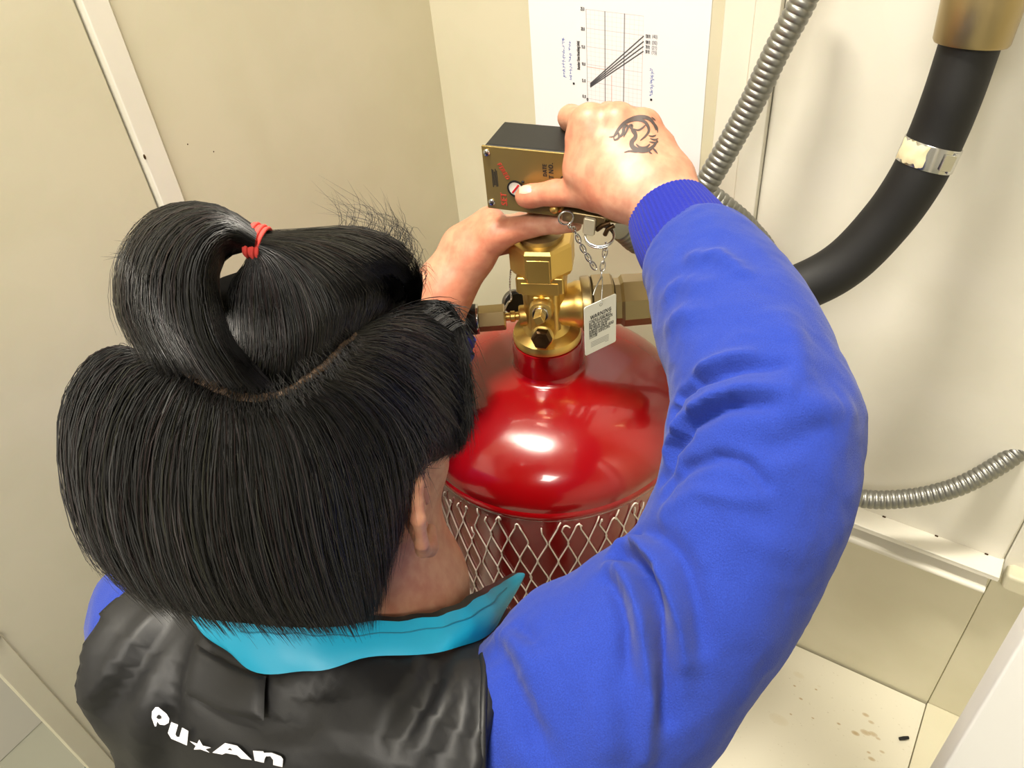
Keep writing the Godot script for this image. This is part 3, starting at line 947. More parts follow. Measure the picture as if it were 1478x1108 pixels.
	for c in [[1, 1, 0], [-1, 1, 1], [-1, -1, 2], [1, -1, 3]]:
		for k in 5:
			var a = (c[2] + k / 4.0) * PI / 2
			outl.append(Vector2(c[0] * (tw / 2 - 0.0018) + cos(a) * 0.0018, c[1] * (th / 2 - 0.0018) + sin(a) * 0.0018))
	slab(mb, outl, 0.0007)
	put("card", mb.done(), M.tag, tg)
	fit(text(tg, "lettering", "WARNING", 0.0042, Transform3D(Basis.IDENTITY, Vector3(0.0005, th * 0.245, 0.0004)), M.ink, 1.0, true, 0.0002), tw * 0.66)
	var y = th * 0.245 - 0.0046
	for s in [["CONTROL HEAD MUST", 0], ["BE IN SET POSITION", 0], ["BEFORE ATTACHING", 0], ["CYLINDER VALVE", 0], ["REMOVE CONTROL HEAD", 1], ["BEFORE SERVICING", 1], ["SYSTEM", 1]]:
		var tm = text(tg, "lettering", s[0], 0.0020, Transform3D(Basis.IDENTITY, Vector3(0.0, y, 0.0004)), M.ink, 1.0, true, 0.0001)
		var wd = fit(tm, tw * s[0].length() * 0.041)
		tm.position.x = -tw * 0.36 + wd / 2
		y -= 0.0029
	mb = MB.new()
	mb.lathe([Vector2(0.0011, 0.0), Vector2(0.0017, 0.0)], axis(Vector3(0.0005, th * 0.42, 0.0005), Vector3.BACK), 14)
	put("eyelet", mb.done(), M.zinc, tg)
	mb = MB.new()
	for q in 5: mb.box(Transform3D(Basis.IDENTITY, Vector3(-0.001 if q < 4 else 0.007, -th * 0.27 - q * 0.0017, 0.0004)), Vector3(tw * 0.58 if q < 4 else 0.004, 0.0005, 0.0001), 0.00002)
	put("small_print", mb.done(), mat(Color(0.45, 0.45, 0.45), 0.8), tg)

func slab(mb: MB, pl: PackedVector2Array, th: float):      # outline in xy, thickness th about z = 0
	var tri = Geometry2D.triangulate_polygon(pl)
	for sg in [1, -1]:
		var b = mb.v.size()
		for p in pl: mb.vert(Vector3(p.x, p.y, th / 2 * sg), Vector3(0, 0, sg))
		for k in range(0, tri.size(), 3): mb.tri(b + tri[k], b + tri[k + 1], b + tri[k + 2])
	for k in pl.size():
		var p = pl[k]
		var q = pl[(k + 1) % pl.size()]
		var nn = Vector3(q.y - p.y, p.x - q.x, 0).normalized()
		var b = mb.v.size()
		for e in [p, q]:
			for sg in [1, -1]: mb.vert(Vector3(e.x, e.y, th / 2 * sg), nn)
		mb.tri(b, b + 1, b + 2); mb.tri(b + 1, b + 3, b + 2)

# ---------- hose and conduits
func pipes():
	var o = thing("discharge_hose", "thick black rubber hose curving up the right of the cabinet", "hose")
	var q0 = Vector3(AX.x, 0.829, AX.z)
	var cpl = axis(q0, OUT_DIR)
	var mb := MB.new()
	mb.lathe([Vector2(0.018, 0.0693), Vector2(0.0235, 0.0697), Vector2(0.0235, 0.075), Vector2(0.0265, 0.078), Vector2(0.0255, 0.135), Vector2(0.0245, 0.1375)], cpl * Transform3D(Basis(Vector3.UP, 0.2), Vector3.ZERO), 8, true)
	mb.lathe([Vector2(0.0252, 0.136), Vector2(0.0262, 0.139), Vector2(0.0262, 0.168), Vector2(0.0225, 0.170)], cpl, 40)
	put("brass_coupling", mb.done(), M.old_brass, o)
	var start = q0 + OUT_DIR * 0.155
	var ctl := [start, q0 + OUT_DIR * 0.185, W(1075, 440, 0.800), W(1160, 413, 0.782), W(1222, 378, 0.762), W(1280, 318, 0.735), W(1322, 258, 0.710), W(1352, 196, 0.690), W(1375, 138, 0.670), W(1393, 85, 0.655), W(1407, 42, 0.642), W(1418, 5, 0.632)]
	mb = MB.new()
	mb.tube(curve(ctl, 90), 0.0227, 40)
	put("rubber_tube", mb.done(), M.rubber, o)
	var cv = curve(ctl, 200)
	var best := 0
	for k in 200:
		var p = cv[k]
		var dd = (p - W(1348, 222, 0.700)).length()
		if dd < (cv[best] - W(1348, 222, 0.700)).length(): best = k
	var bx = axis(cv[best], cv[best + 3] - cv[best - 3])
	mb = MB.new()
	mb.lathe([Vector2(0.0228, -0.010), Vector2(0.0236, -0.010), Vector2(0.0238, -0.0092), Vector2(0.0238, 0.0092), Vector2(0.0236, 0.010), Vector2(0.0228, 0.010)], bx, 48)
	put("clamp_band", mb.done(), M.steel, o)
	# foam pad at the left half of the band and the folded clip at the right
	var tv = (CAM - cv[best]).normalized()
	mb = MB.new()
	var rows := []
	for j in 9:
		var row := []
		for k in 25:
			var a = lerpf(0.0, 1.3, k / 24.0)
			var xl = bx.basis.inverse() * tv
			var ba = atan2(xl.z, xl.x)
			var ca = ba + a
			var edge = minf(minf(k, 24 - k) / 3.0, minf(j, 8 - j) / 2.0)
			var r = 0.0236 + 0.0014 * clampf(edge, 0, 1) + 0.0003 * sin(k * 0.6 + j * 0.8)
			row.append(bx * Vector3(cos(ca) * r, lerpf(-0.0092, 0.0092, j / 8.0) + 0.0006 * sin(k * 1.3), sin(ca) * r))
		rows.append(row)
	mb.grid(rows)
	put("tape_patch", mb.done(), M.foam, o)
	mb = MB.new()
	var xl2 = bx.basis.inverse() * tv
	for e in [[-0.75, 0.012, 0.0085], [-1.0, 0.006, 0.011]]:
		var ca = atan2(xl2.z, xl2.x) + e[0]
		var nn = Vector3(cos(ca), 0, sin(ca))
		mb.box(bx * Transform3D(Basis(Vector3(-sin(ca), 0, cos(ca)), Vector3.UP, nn), nn * 0.0245), Vector3(e[1], e[2] * 1.6, 0.0018), 0.0006)
	put("band_clip", mb.done(), M.steel, o)
	var fx = axis(cv[192], cv[198] - cv[188])
	var len0 := 0.0
	mb = MB.new()
	mb.lathe([Vector2(0.0226, -0.0215), Vector2(0.0268, -0.0222), Vector2(0.0282, -0.020), Vector2(0.0300, 0.012), Vector2(0.0312, 0.05), Vector2(0.0312, 0.10), Vector2(0.02, 0.102)], fx, 48)
	put("brass_ferrule", mb.done(), M.old_brass, o)
	# upper pipe the hose hangs from, above the frame
	var pi = thing("manifold_pipe", "brass pipe end above the black hose at the top right", "pipe")
	mb = MB.new()
	mb.lathe([Vector2(0.016, 0.10), Vector2(0.021, 0.1025), Vector2(0.021, 0.2), Vector2(0.0, 0.2)], fx, 32)
	put("pipe", mb.done(), M.old_brass, pi)
	conduit("grey ribbed steel conduit slanting from the top down behind the hand", curve([W(1185, -60, 0.685), W(1160, 0, 0.700), W(1122, 72, 0.727), W(1086, 147, 0.757), W(1048, 217, 0.785), W(1012, 277, 0.808), W(975, 330, 0.822), W(930, 352, 0.815), W(897, 330, 0.790)], 60), 0.0120)
	conduit("grey ribbed steel conduit sweeping from behind the sleeve to the right edge", curve([W(985, 262, 0.845), W(1020, 278, 0.850), W(1052, 302, 0.856), W(1080, 328, 0.868), W(1115, 380, 0.895), W(1140, 500, 0.930), W(1160, 610, 0.965), W(1195, 690, 0.972), W(1240, 718, 0.966), W(1310, 719, 0.950), W(1380, 703, 0.930), W(1440, 672, 0.915), W(1480, 642, 0.905), W(1525, 596, 0.895)], 110), 0.0110)

func conduit(label: String, path: Array, r: float):
	var o = thing("flexible_conduit", label, "conduit")
	var cum := [0.0]
	for k in range(1, path.size()): cum.append(cum[-1] + (path[k] - path[k - 1]).length())
	var total = cum[-1]
	var pitch := 0.0062
	var cnt := int(total / pitch)
	var pts := []
	var rad := []
	var seg := 0
	for q in cnt * 8 + 1:
		var s = total * q / (cnt * 8)
		while seg < path.size() - 2 and cum[seg + 1] < s: seg += 1
		pts.append(path[seg].lerp(path[seg + 1], (s - cum[seg]) / (cum[seg + 1] - cum[seg])))
		var ph = float(q % 8) / 8.0
		rad.append(r - 0.0012 + 0.0013 * pow(abs(sin(ph * PI)), 0.55))
	var mb := MB.new()
	mb.tube(pts, rad, 20)
	put("ribbed_tube", mb.done(), M.zinc, o)

func debris():
	var o = thing("plastic_scrap", "small dark scrap lying on the cabinet floor at lower right", "scrap", Vector3(0.1005, 0.1035, -0.7275))
	var mb := MB.new()
	mb.tube([Vector3(-0.0055, 0, 0.004), Vector3(0, 0.0004, 0), Vector3(0.0055, 0, -0.0045)], [0.0022, 0.0027, 0.0021], 10)
	put("scrap", mb.done(), M.dark, o)

func fit(o: MeshInstance3D, w: float) -> float:      # squeeze lettering to a width
	o.transform.basis = o.transform.basis * Basis.from_scale(Vector3(w / o.mesh.get_aabb().size.x / o.transform.basis.x.length(), 1, 1))
	return w

# ---------- the person
var H: Basis                                   # head frame: x to the right ear, y up, z to the back
const EARS := Vector3(-0.3225, 0.9630, -0.208)   # midway between the ears
const SHELL_C := Vector3(-0.324, 0.998, -0.190)
const SHELL_R := Vector3(0.107, 0.118, 0.118)
var S_R := Vector3(-0.115, 0.837, -0.172)
var S_L := Vector3(-0.415, 0.825, -0.100)
var NECK := Vector3(-0.281, 0.851, -0.184)
var SPINE := Vector3(0.06, -0.72, 0.69).normalized()
var TOP := Vector3(-0.284, 0.732, -0.160)
var ACROSS: Vector3

func hl(x, y, z) -> Vector3: return EARS + H * Vector3(x, y, z)

func skin_materials():
	var s = mat(Color(1, 1, 1), 0.45)
	var f := FastNoiseLite.new()
	f.seed = 4; f.frequency = 0.012; f.fractal_octaves = 4
	var t := NoiseTexture2D.new()
	t.width = 512; t.height = 512; t.seamless = true; t.noise = f
	t.color_ramp = ramp(Color(0.72, 0.49, 0.395), Color(0.775, 0.575, 0.465))
	s.albedo_texture = t
	s.normal_enabled = true; s.normal_texture = noise_tex(0.16, 9, true, 2.0); s.normal_scale = 0.13
	s.subsurf_scatter_enabled = true; s.subsurf_scatter_strength = 0.12
	s.vertex_color_use_as_albedo = true
	M.skin = triplanar(s, 14.0)
	var hm = mat(Color(1, 1, 1), 0.42)
	hm.metallic_specular = 0.4
	hm.vertex_color_use_as_albedo = true
	M.hair = hm
	M.hair_base = mat(Color(0.032, 0.030, 0.030), 0.9)
	M.hair_base.metallic_specular = 0.1
	M.scalp = triplanar(mat(Color(0.43, 0.345, 0.27), 0.7), 10.0)
	M.tie = triplanar(mat(Color(0.84, 0.27, 0.24), 0.9), 40.0)
	M.tie.normal_enabled = true; M.tie.normal_texture = noise_tex(0.1, 12, true, 3.0)
	var bl = mat(Color(1, 1, 1), 0.95)
	bl.albedo_texture = noise_tex(0.18, 51, false, 1, ramp(Color(0.062, 0.158, 0.50), Color(0.094, 0.208, 0.575)), 512, 3)
	bl.normal_enabled = true; bl.normal_texture = noise_tex(0.22, 52, true, 3.0); bl.normal_scale = 0.6
	bl.rim_enabled = true; bl.rim = 0.15; bl.rim_tint = 0.7
	M.blue = triplanar(bl, 9.0)
	var cu: StandardMaterial3D = bl.duplicate()
	cu.albedo_texture = noise_tex(0.18, 51, false, 1, ramp(Color(0.018, 0.082, 0.50), Color(0.04, 0.115, 0.56)), 512, 3)
	M.cuff = cu
	var ve = mat(Color(1, 1, 1), 0.55)
	ve.albedo_texture = noise_tex(0.25, 61, false, 1, ramp(Color(0.048, 0.050, 0.058), Color(0.068, 0.070, 0.080)), 512, 2)
	ve.normal_enabled = true; ve.normal_texture = noise_tex(0.3, 62, true, 2.0); ve.normal_scale = 0.2
	M.vest = triplanar(ve, 12.0)
	var te = mat(Color(0.05, 0.60, 0.75), 0.5)
	te.normal_enabled = true; te.normal_texture = noise_tex(0.3, 63, true, 2.0); te.normal_scale = 0.15
	M.teal = triplanar(te, 12.0)
	M.print = mat(Color(0.94, 0.93, 0.96), 0.6)
	M.trouser = triplanar(mat(Color(0.10, 0.11, 0.16), 0.9), 8.0)
	M.shoe = mat(Color(0.08, 0.08, 0.08), 0.6)
	M.nail = mat(Color(0.88, 0.68, 0.60), 0.3)

func person():
	skin_materials()
	var up = Vector3(-0.10, 0.98, -0.16).normalized()
	var rt = Vector3(0.975, 0, -0.22)
	rt = (rt - up * rt.dot(up)).normalized()
	H = Basis(rt, up, rt.cross(up))
	ACROSS = (S_R - S_L).normalized()
	var o = thing("person", "person with a black topknot, blue sleeves and a black vest reaching round the red cylinder", "person", Vector3.ZERO)
	body(o)
	vest(o)
	sweatshirt(o)
	hair(o)

var hand: Fld
func body(o: Node3D):
	var mb := MB.new()
	# trunk, arms and legs
	var f := Fld.new(Vector3(-0.70, 0.0, -0.62), Vector3(0.06, 1.0, 0.42), 0.014)
	for s in [-1, 1]: f.cap(TOP + ACROSS * 0.075 * s, TOP + SPINE * 0.38 + ACROSS * 0.07 * s, 0.098, 0.095, 0.03)
	f.cap(S_L + ACROSS * 0.06, S_R - ACROSS * 0.08, 0.038, 0.040, 0.03)
	f.cap(NECK, (S_L + S_R) / 2, 0.05, 0.044, 0.02)
	f.cap(NECK + Vector3(0, 0, -0.02), EARS + Vector3(0, -0.02, -0.01), 0.046, 0.046, 0.02)
	var arm := [S_R - ACROSS * 0.07, W(860, 1010, 0.515), W(950, 930, 0.505), W(1085, 730, 0.50), W(1105, 620, 0.507), W(1085, 540, 0.53), W(1055, 470, 0.56), W(1008, 370, 0.62), W(985, 330, 0.645)]
	for k in arm.size() - 1: f.cap(arm[k], arm[k + 1], [0.042, 0.042, 0.04, 0.037, 0.035, 0.035, 0.034, 0.029, 0.027][k], [0.042, 0.042, 0.04, 0.037, 0.035, 0.035, 0.034, 0.029, 0.027][k + 1], 0.01)
	var el = L_ELBOW
	f.cap(S_L + ACROSS * 0.05, el, 0.036, 0.036, 0.02)
	f.cap(el, W(648, 400, 0.803), 0.038, 0.027, 0.01)
	var hip = TOP + SPINE * 0.42
	var feet := []
	for s in [-1, 1]:
		var h0 = hip + ACROSS * 0.085 * s
		var knee = Vector3(-0.27 + s * 0.25, 0.47, -0.20 if s < 0 else -0.16)
		var foot = Vector3(-0.27 + s * 0.20, 0.09, 0.06)
		f.cap(h0, knee, 0.075, 0.052, 0.03)
		f.cap(knee, foot, 0.052, 0.036, 0.02)
		f.cap(foot - Vector3(0, 0.045, -0.02), foot + Vector3(0.02 * s, -0.05, -0.17), 0.036, 0.03, 0.02)
		feet.append([h0, knee, foot, s])
	f.mesh(mb)
	head_mesh(mb)
	# right hand over the top of the control head
	hand = Fld.new(Vector3(-0.415, 0.905, -0.68), Vector3(-0.150, 1.085, -0.455), 0.003)
	var g = hand
	var p = func(a): return W(a[0], a[1], a[2])
	g.cap(p.call([1000, 360, 0.630]), p.call([985, 330, 0.636]), 0.030, 0.0285, 0.01)
	g.cap(p.call([985, 330, 0.636]), p.call([966, 262, 0.652]), 0.028, 0.0195, 0.012)
	g.cap(p.call([985, 330, 0.636]), p.call([928, 287, 0.648]), 0.026, 0.0205, 0.012)
	var mcp := [[851, 178, 0.662], [891, 176, 0.656], [929, 184, 0.656], [950, 214, 0.660]]
	var car := [[922, 276, 0.648], [936, 266, 0.646], [950, 258, 0.648], [961, 254, 0.652]]
	var mr := [0.0140, 0.0138, 0.0132, 0.0120]
	for k in 4: g.cap(p.call(car[k]), p.call(mcp[k]), 0.0190, mr[k], 0.012)
	g.cap(p.call([880, 240, 0.655]), p.call([920, 240, 0.652]), 0.017, 0.017, 0.014)
	g.cap(p.call([838, 205, 0.668]), p.call([842, 246, 0.668]), 0.0125, 0.0135, 0.016)
	g.cap(p.call([842, 246, 0.668]), p.call([890, 275, 0.655]), 0.0140, 0.0190, 0.014)
	# thumb across the front plate
	g.cap(p.call([905, 280, 0.650]), p.call([860, 280, 0.672]), 0.0190, 0.0138, 0.012)
	g.cap(p.call([860, 280, 0.672]), p.call([802, 278, 0.690]), 0.0130, 0.0108, 0.006)
	g.cap(p.call([802, 278, 0.690]), p.call([766, 283, 0.700]), 0.0106, 0.0098, 0.004)
	g.cap(p.call([766, 283, 0.700]), p.call([758, 284, 0.7035]), 0.0098, 0.0090, 0.004)
	# four fingers folded over the far edge
	var pip := [[824, 170, 0.698], [878, 166, 0.705], [925, 176, 0.704], [958, 206, 0.704]]
	var dip := [[832, 196, 0.740], [880, 190, 0.748], [925, 200, 0.746], [958, 226, 0.738]]
	var tip := [[840, 218, 0.756], [882, 212, 0.764], [922, 222, 0.762], [948, 245, 0.748]]
	for k in 4:
		var r = [0.0108, 0.0110, 0.0104, 0.0092][k]
		g.cap(p.call(mcp[k]), p.call(pip[k]), r + 0.0018, r, 0.006)
		g.cap(p.call(pip[k]), p.call(dip[k]), r, r - 0.0008, 0.003)
		g.cap(p.call(dip[k]), p.call(tip[k]), r - 0.0008, r - 0.0018, 0.003)
	for k in 4: g.cap(p.call([mcp[k][0], mcp[k][1] - 3, mcp[k][2] - 0.004]), p.call([mcp[k][0] + 1, mcp[k][1] - 1, mcp[k][2] - 0.004]), 0.0125 - k * 0.0008, 0.0125 - k * 0.0008, 0.008)
	g.mesh(mb)
	# left hand gripping the stem from beneath
	var l := Fld.new(Vector3(-0.52, 0.79, -0.68), Vector3(-0.30, 0.975, -0.43), 0.003)
	l.cap(p.call([628, 470, 0.806]), p.call([640, 415, 0.803]), 0.0285, 0.0265, 0.01)
	l.cap(p.call([640, 415, 0.803]), p.call([668, 362, 0.795]), 0.0265, 0.0215, 0.01)
	l.cap(p.call([648, 418, 0.800]), p.call([682, 372, 0.788]), 0.024, 0.0200, 0.01)
	var lm := [[712, 330, 0.785], [712, 335, 0.800], [708, 345, 0.815], [700, 358, 0.826]]
	for k in 4:
		l.cap(p.call([672, 365, 0.795 + k * 0.007]), p.call(lm[k]), 0.0190, 0.0128 - k * 0.0004, 0.012)
		var r = [0.0102, 0.0104, 0.0098, 0.0090][k]
		var a = p.call(lm[k])
		var b = p.call([752 + k * 2, 322 + k * 9, 0.812 + k * 0.010])
		var c = p.call([788 + k, 326 + k * 9, 0.812 + k * 0.008])
		var e = p.call([806, 330 + k * 9, 0.795 + k * 0.006])
		l.cap(a, b, r + 0.0015, r, 0.006); l.cap(b, c, r, r - 0.0008, 0.003); l.cap(c, e, r - 0.0008, r - 0.002, 0.003)
	l.cap(p.call([682, 368, 0.785]), p.call([716, 338, 0.768]), 0.0185, 0.0150, 0.012)
	l.cap(p.call([716, 338, 0.768]), p.call([765, 326, 0.752]), 0.0148, 0.0105, 0.008)
	l.cap(p.call([765, 326, 0.752]), p.call([806, 322, 0.738]), 0.0102, 0.0092, 0.004)
	l.cap(p.call([806, 322, 0.738]), p.call([828, 323, 0.732]), 0.0092, 0.0078, 0.004)
	l.cap(p.call([672, 350, 0.790]), p.call([705, 318, 0.778]), 0.017, 0.0130, 0.012)
	l.mesh(mb)
	# warmer knuckles and finger ends
	var warm := []
	for k in 4: warm.append([p.call(mcp[k]), 0.022])
	for a in [[758, 284, 0.70], [802, 276, 0.688], [860, 285, 0.66], [835, 225, 0.665]]: warm.append([p.call(a), 0.026])
	for a in [[690, 350, 0.77], [650, 420, 0.79], [730, 330, 0.76]]: warm.append([p.call(a), 0.04])
	for k in mb.v.size():
		var w := 0.0
		for q in warm: w = maxf(w, 1.0 - (mb.v[k] - q[0]).length() / q[1])
		mb.c[k] = Color(1, 1, 1).lerp(Color(0.98, 0.72, 0.66), clampf(w * 1.4, 0, 0.8))
	var bd = put("body", mb.done(true), M.skin, o)
	var nm := MB.new()
	var nrows := []
	for j in 7:
		var row := []
		for k in 9:
			var e = Vector2(j / 6.0 - 0.5, k / 8.0 - 0.5)
			var q = Vector2(758.0 + e.x * 17.0, 273.5 - e.x * 1.5 + e.y * 13.0 * sqrt(1.0 - e.x * e.x * 2.2))
			var hp = g.hit(CAM, ray(q.x, q.y), 0.8)
			row.append(hp + g.grad(hp) * (0.0005 if absf(e.x) < 0.45 and absf(e.y) < 0.45 else 0.0001))
		nrows.append(row)
	nm.grid(nrows)
	put("thumbnail", nm.done(), M.nail, bd)
	tattoo(bd)
	# trousers and shoes
	var t := Fld.new(Vector3(-0.70, 0.03, -0.32), Vector3(0.12, 0.66, 0.42), 0.014)
	for q in feet:
		t.cap(q[0], q[1], 0.092, 0.068, 0.03)
		t.cap(q[1], q[2], 0.068, 0.058, 0.02)
	for s in [-1, 1]: t.cap(TOP + SPINE * 0.30 + ACROSS * 0.07 * s, hip + ACROSS * 0.07 * s, 0.106, 0.106, 0.03)
	mb = MB.new()
	t.mesh(mb)
	put("trousers", mb.done(), M.trouser, o)
	for q in feet:
		mb = MB.new()
		var ft = q[2]
		var s2 := Fld.new(ft - Vector3(0.12, 0.10, 0.28), ft + Vector3(0.12, 0.06, 0.12), 0.008)
		s2.cap(ft - Vector3(0, 0.045, -0.02), ft + Vector3(0.02 * q[3], -0.052, -0.17), 0.044, 0.038, 0.02)
		s2.cap(ft - Vector3(0, 0.01, 0), ft - Vector3(0, 0.05, 0), 0.05, 0.044, 0.02)
		s2.mesh(mb)
		put("shoe", mb.done(), M.shoe, o)

const L_ELBOW := Vector3(-0.505, 0.700, -0.330)

func head_mesh(mb: MB):
	var c = EARS
	var f := Fld.new(c - Vector3(0.15, 0.20, 0.18), c + Vector3(0.15, 0.16, 0.16), 0.004)
	f.ell(hl(0, 0.032, 0.006), H, Vector3(0.074, 0.088, 0.094), 0.01)
	f.ell(hl(0, -0.020, -0.045), H, Vector3(0.070, 0.088, 0.056), 0.02)
	for s in [-1, 1]:
		f.cap(hl(0.050 * s, -0.040, -0.015), hl(0.020 * s, -0.095, -0.075), 0.020, 0.016, 0.02)
		f.cap(hl(0.05 * s, 0.022, -0.076), hl(0.012 * s, 0.022, -0.098), 0.010, 0.010, 0.01)
		f.cap(hl(0.042 * s, -0.028, -0.068), hl(0.05 * s, -0.024, -0.05), 0.018, 0.02, 0.015)
	f.cap(hl(0, -0.100, -0.086), hl(0, -0.103, -0.084), 0.016, 0.016, 0.015)
	f.cap(hl(0, 0.010, -0.098), hl(0, -0.028, -0.117), 0.008, 0.012, 0.008)
	for s in [-1, 1]: f.cap(hl(0.012 * s, -0.032, -0.104), hl(0.012 * s, -0.032, -0.106), 0.008, 0.008, 0.006)
	for s in [-1, 1]:
		f.cap(hl(0, -0.060, -0.103), hl(0.022 * s, -0.063, -0.092), 0.0065, 0.004, 0.003)
		f.cap(hl(0, -0.071, -0.101), hl(0.020 * s, -0.069, -0.091), 0.0070, 0.004, 0.003)
		f.ell(hl(0.032 * s, 0.002, -0.100), H, Vector3(0.016, 0.010, 0.012), 0.008, true)
	# neck
	f.cap(hl(0.004, -0.030, 0.008), NECK + Vector3(0.006, 0, -0.022), 0.052, 0.050, 0.02)
	f.cap(hl(0.0, -0.05, -0.01), NECK + Vector3(0, 0, -0.04), 0.050, 0.046, 0.02)
	f.mesh(mb)
	for s in [-1, 1]: mb.ball(hl(0.032 * s, 0.002, -0.088), Vector3(0.0115, 0.0115, 0.0115), 12)
	# ears
	for s in [-1, 1]:
		var e0 = hl(0.074 * s, -0.009, 0.014)
		var g := Fld.new(e0 - Vector3(0.06, 0.065, 0.06), e0 + Vector3(0.06, 0.065, 0.06), 0.002)
		var ep = func(y, z, out): return e0 + H * Vector3((0.004 + out * 1.3) * s, y * 1.25 + 0.007, z * 1.4 - 0.001)
		var rim := [ep.call(0.004, -0.014, 0.002), ep.call(0.020, -0.012, 0.006), ep.call(0.029, 0.002, 0.012), ep.call(0.025, 0.015, 0.018), ep.call(0.010, 0.019, 0.019), ep.call(-0.008, 0.015, 0.016), ep.call(-0.022, 0.006, 0.010), ep.call(-0.031, -0.004, 0.006), ep.call(-0.029, -0.012, 0.003)]
		var rr := [0.003, 0.0032, 0.0034, 0.0036, 0.0036, 0.0036, 0.0042, 0.0058, 0.0045]
		for k in rim.size() - 1: g.cap(rim[k], rim[k + 1], rr[k], rr[k + 1], 0.003)
		var inn := [ep.call(0.018, 0.000, 0.009), ep.call(0.008, 0.010, 0.014), ep.call(-0.008, 0.008, 0.011), ep.call(-0.016, -0.003, 0.006)]
		for k in 3: g.cap(inn[k], inn[k + 1], 0.0032, 0.0032, 0.004)
		for k in 7: g.cap(ep.call(0.0, -0.002, -0.002), rim[k + 1] + H * Vector3(-0.002 * s, 0, 0), 0.0055, 0.0020, 0.003)
		g.cap(ep.call(0.004, -0.014, 0.000), ep.call(-0.010, -0.013, 0.002), 0.004, 0.0045, 0.004)
		g.mesh(mb)

func tattoo(bd: Node3D):
	# a tribal drawing of curling strokes with tapered ends, following the skin
	var strokes := [
		[[886, 197], [893, 186], [902, 177], [914, 171], [926, 169], [936, 171], [943, 178], [947, 188], 2.6],
		[[890, 193], [897, 183], [906, 176], [918, 173], [929, 175], [935, 182], [936, 190], [931, 197], [924, 203], 1.9],
		[[879, 198], [886, 197], [892, 192], [893, 199], [887, 202], [886, 197], 1.3],
		[[893, 199], [899, 193], [901, 184], [906, 180], 2.0],
		[[900, 198], [904, 190], [907, 183], [912, 181], [912, 189], [916, 196], 1.5],
		[[909, 184], [916, 190], [917, 198], [912, 205], [913, 212], [922, 217], [934, 217], [943, 211], [949, 203], 2.9],
		[[914, 186], [921, 188], [927, 185], [932, 180], 1.2],
		[[918, 208], [924, 213], [932, 213], [938, 208], 1.6],
		[[936, 196], [942, 197], [947, 195], 1.1], [[938, 200], [945, 202], [950, 200], 1.1], [[937, 205], [945, 206], [950, 205], 1.1],
		[[940, 212], [945, 217], [949, 222], 1.2], [[935, 216], [938, 220], [941, 222], 1.1],
		[[928, 218], [918, 219], [909, 218], [901, 220], 1.2], [[942, 175], [948, 184], [949, 192], 1.0], [[940, 169], [946, 174], 0.9]]
	var mb := MB.new()
	for s in strokes:
		var w = s[-1]
		var c := []
		for k in s.size() - 1: c.append(Vector3(s[k][0], s[k][1], 0))
		var cp = curve(c, 6 * s.size())
		var rows := [[], []]
		for k in cp.size():
			var tv = (cp[mini(k + 1, cp.size() - 1)] - cp[maxi(k - 1, 0)]).normalized()
			var nn = Vector3(-tv.y, tv.x, 0)
			var ww = w * 1.15 * pow(sin(PI * (0.06 + 0.88 * k / (cp.size() - 1))), 0.7)
			for e in 2:
				var q = cp[k] + nn * ww * (e * 2 - 1)
				var hp = hand.hit(CAM, ray(q.x, q.y), 0.8)
				rows[e].append(hp + hand.grad(hp) * 0.00035)
		mb.grid(rows)
	put("tattoo", mb.done(), mat(Color(0.27, 0.23, 0.22), 0.6), bd)

# ---------- vest
var vf: Fld
func crease(pts: Array, fld: Fld) -> Array:
	var r := []
	var c := []
	for k in pts: c.append(Vector3(k[0], k[1], 0))
	for q in curve(c, 14): r.append(fld.hit(CAM, ray(q.x, q.y), 1.2))
	return r

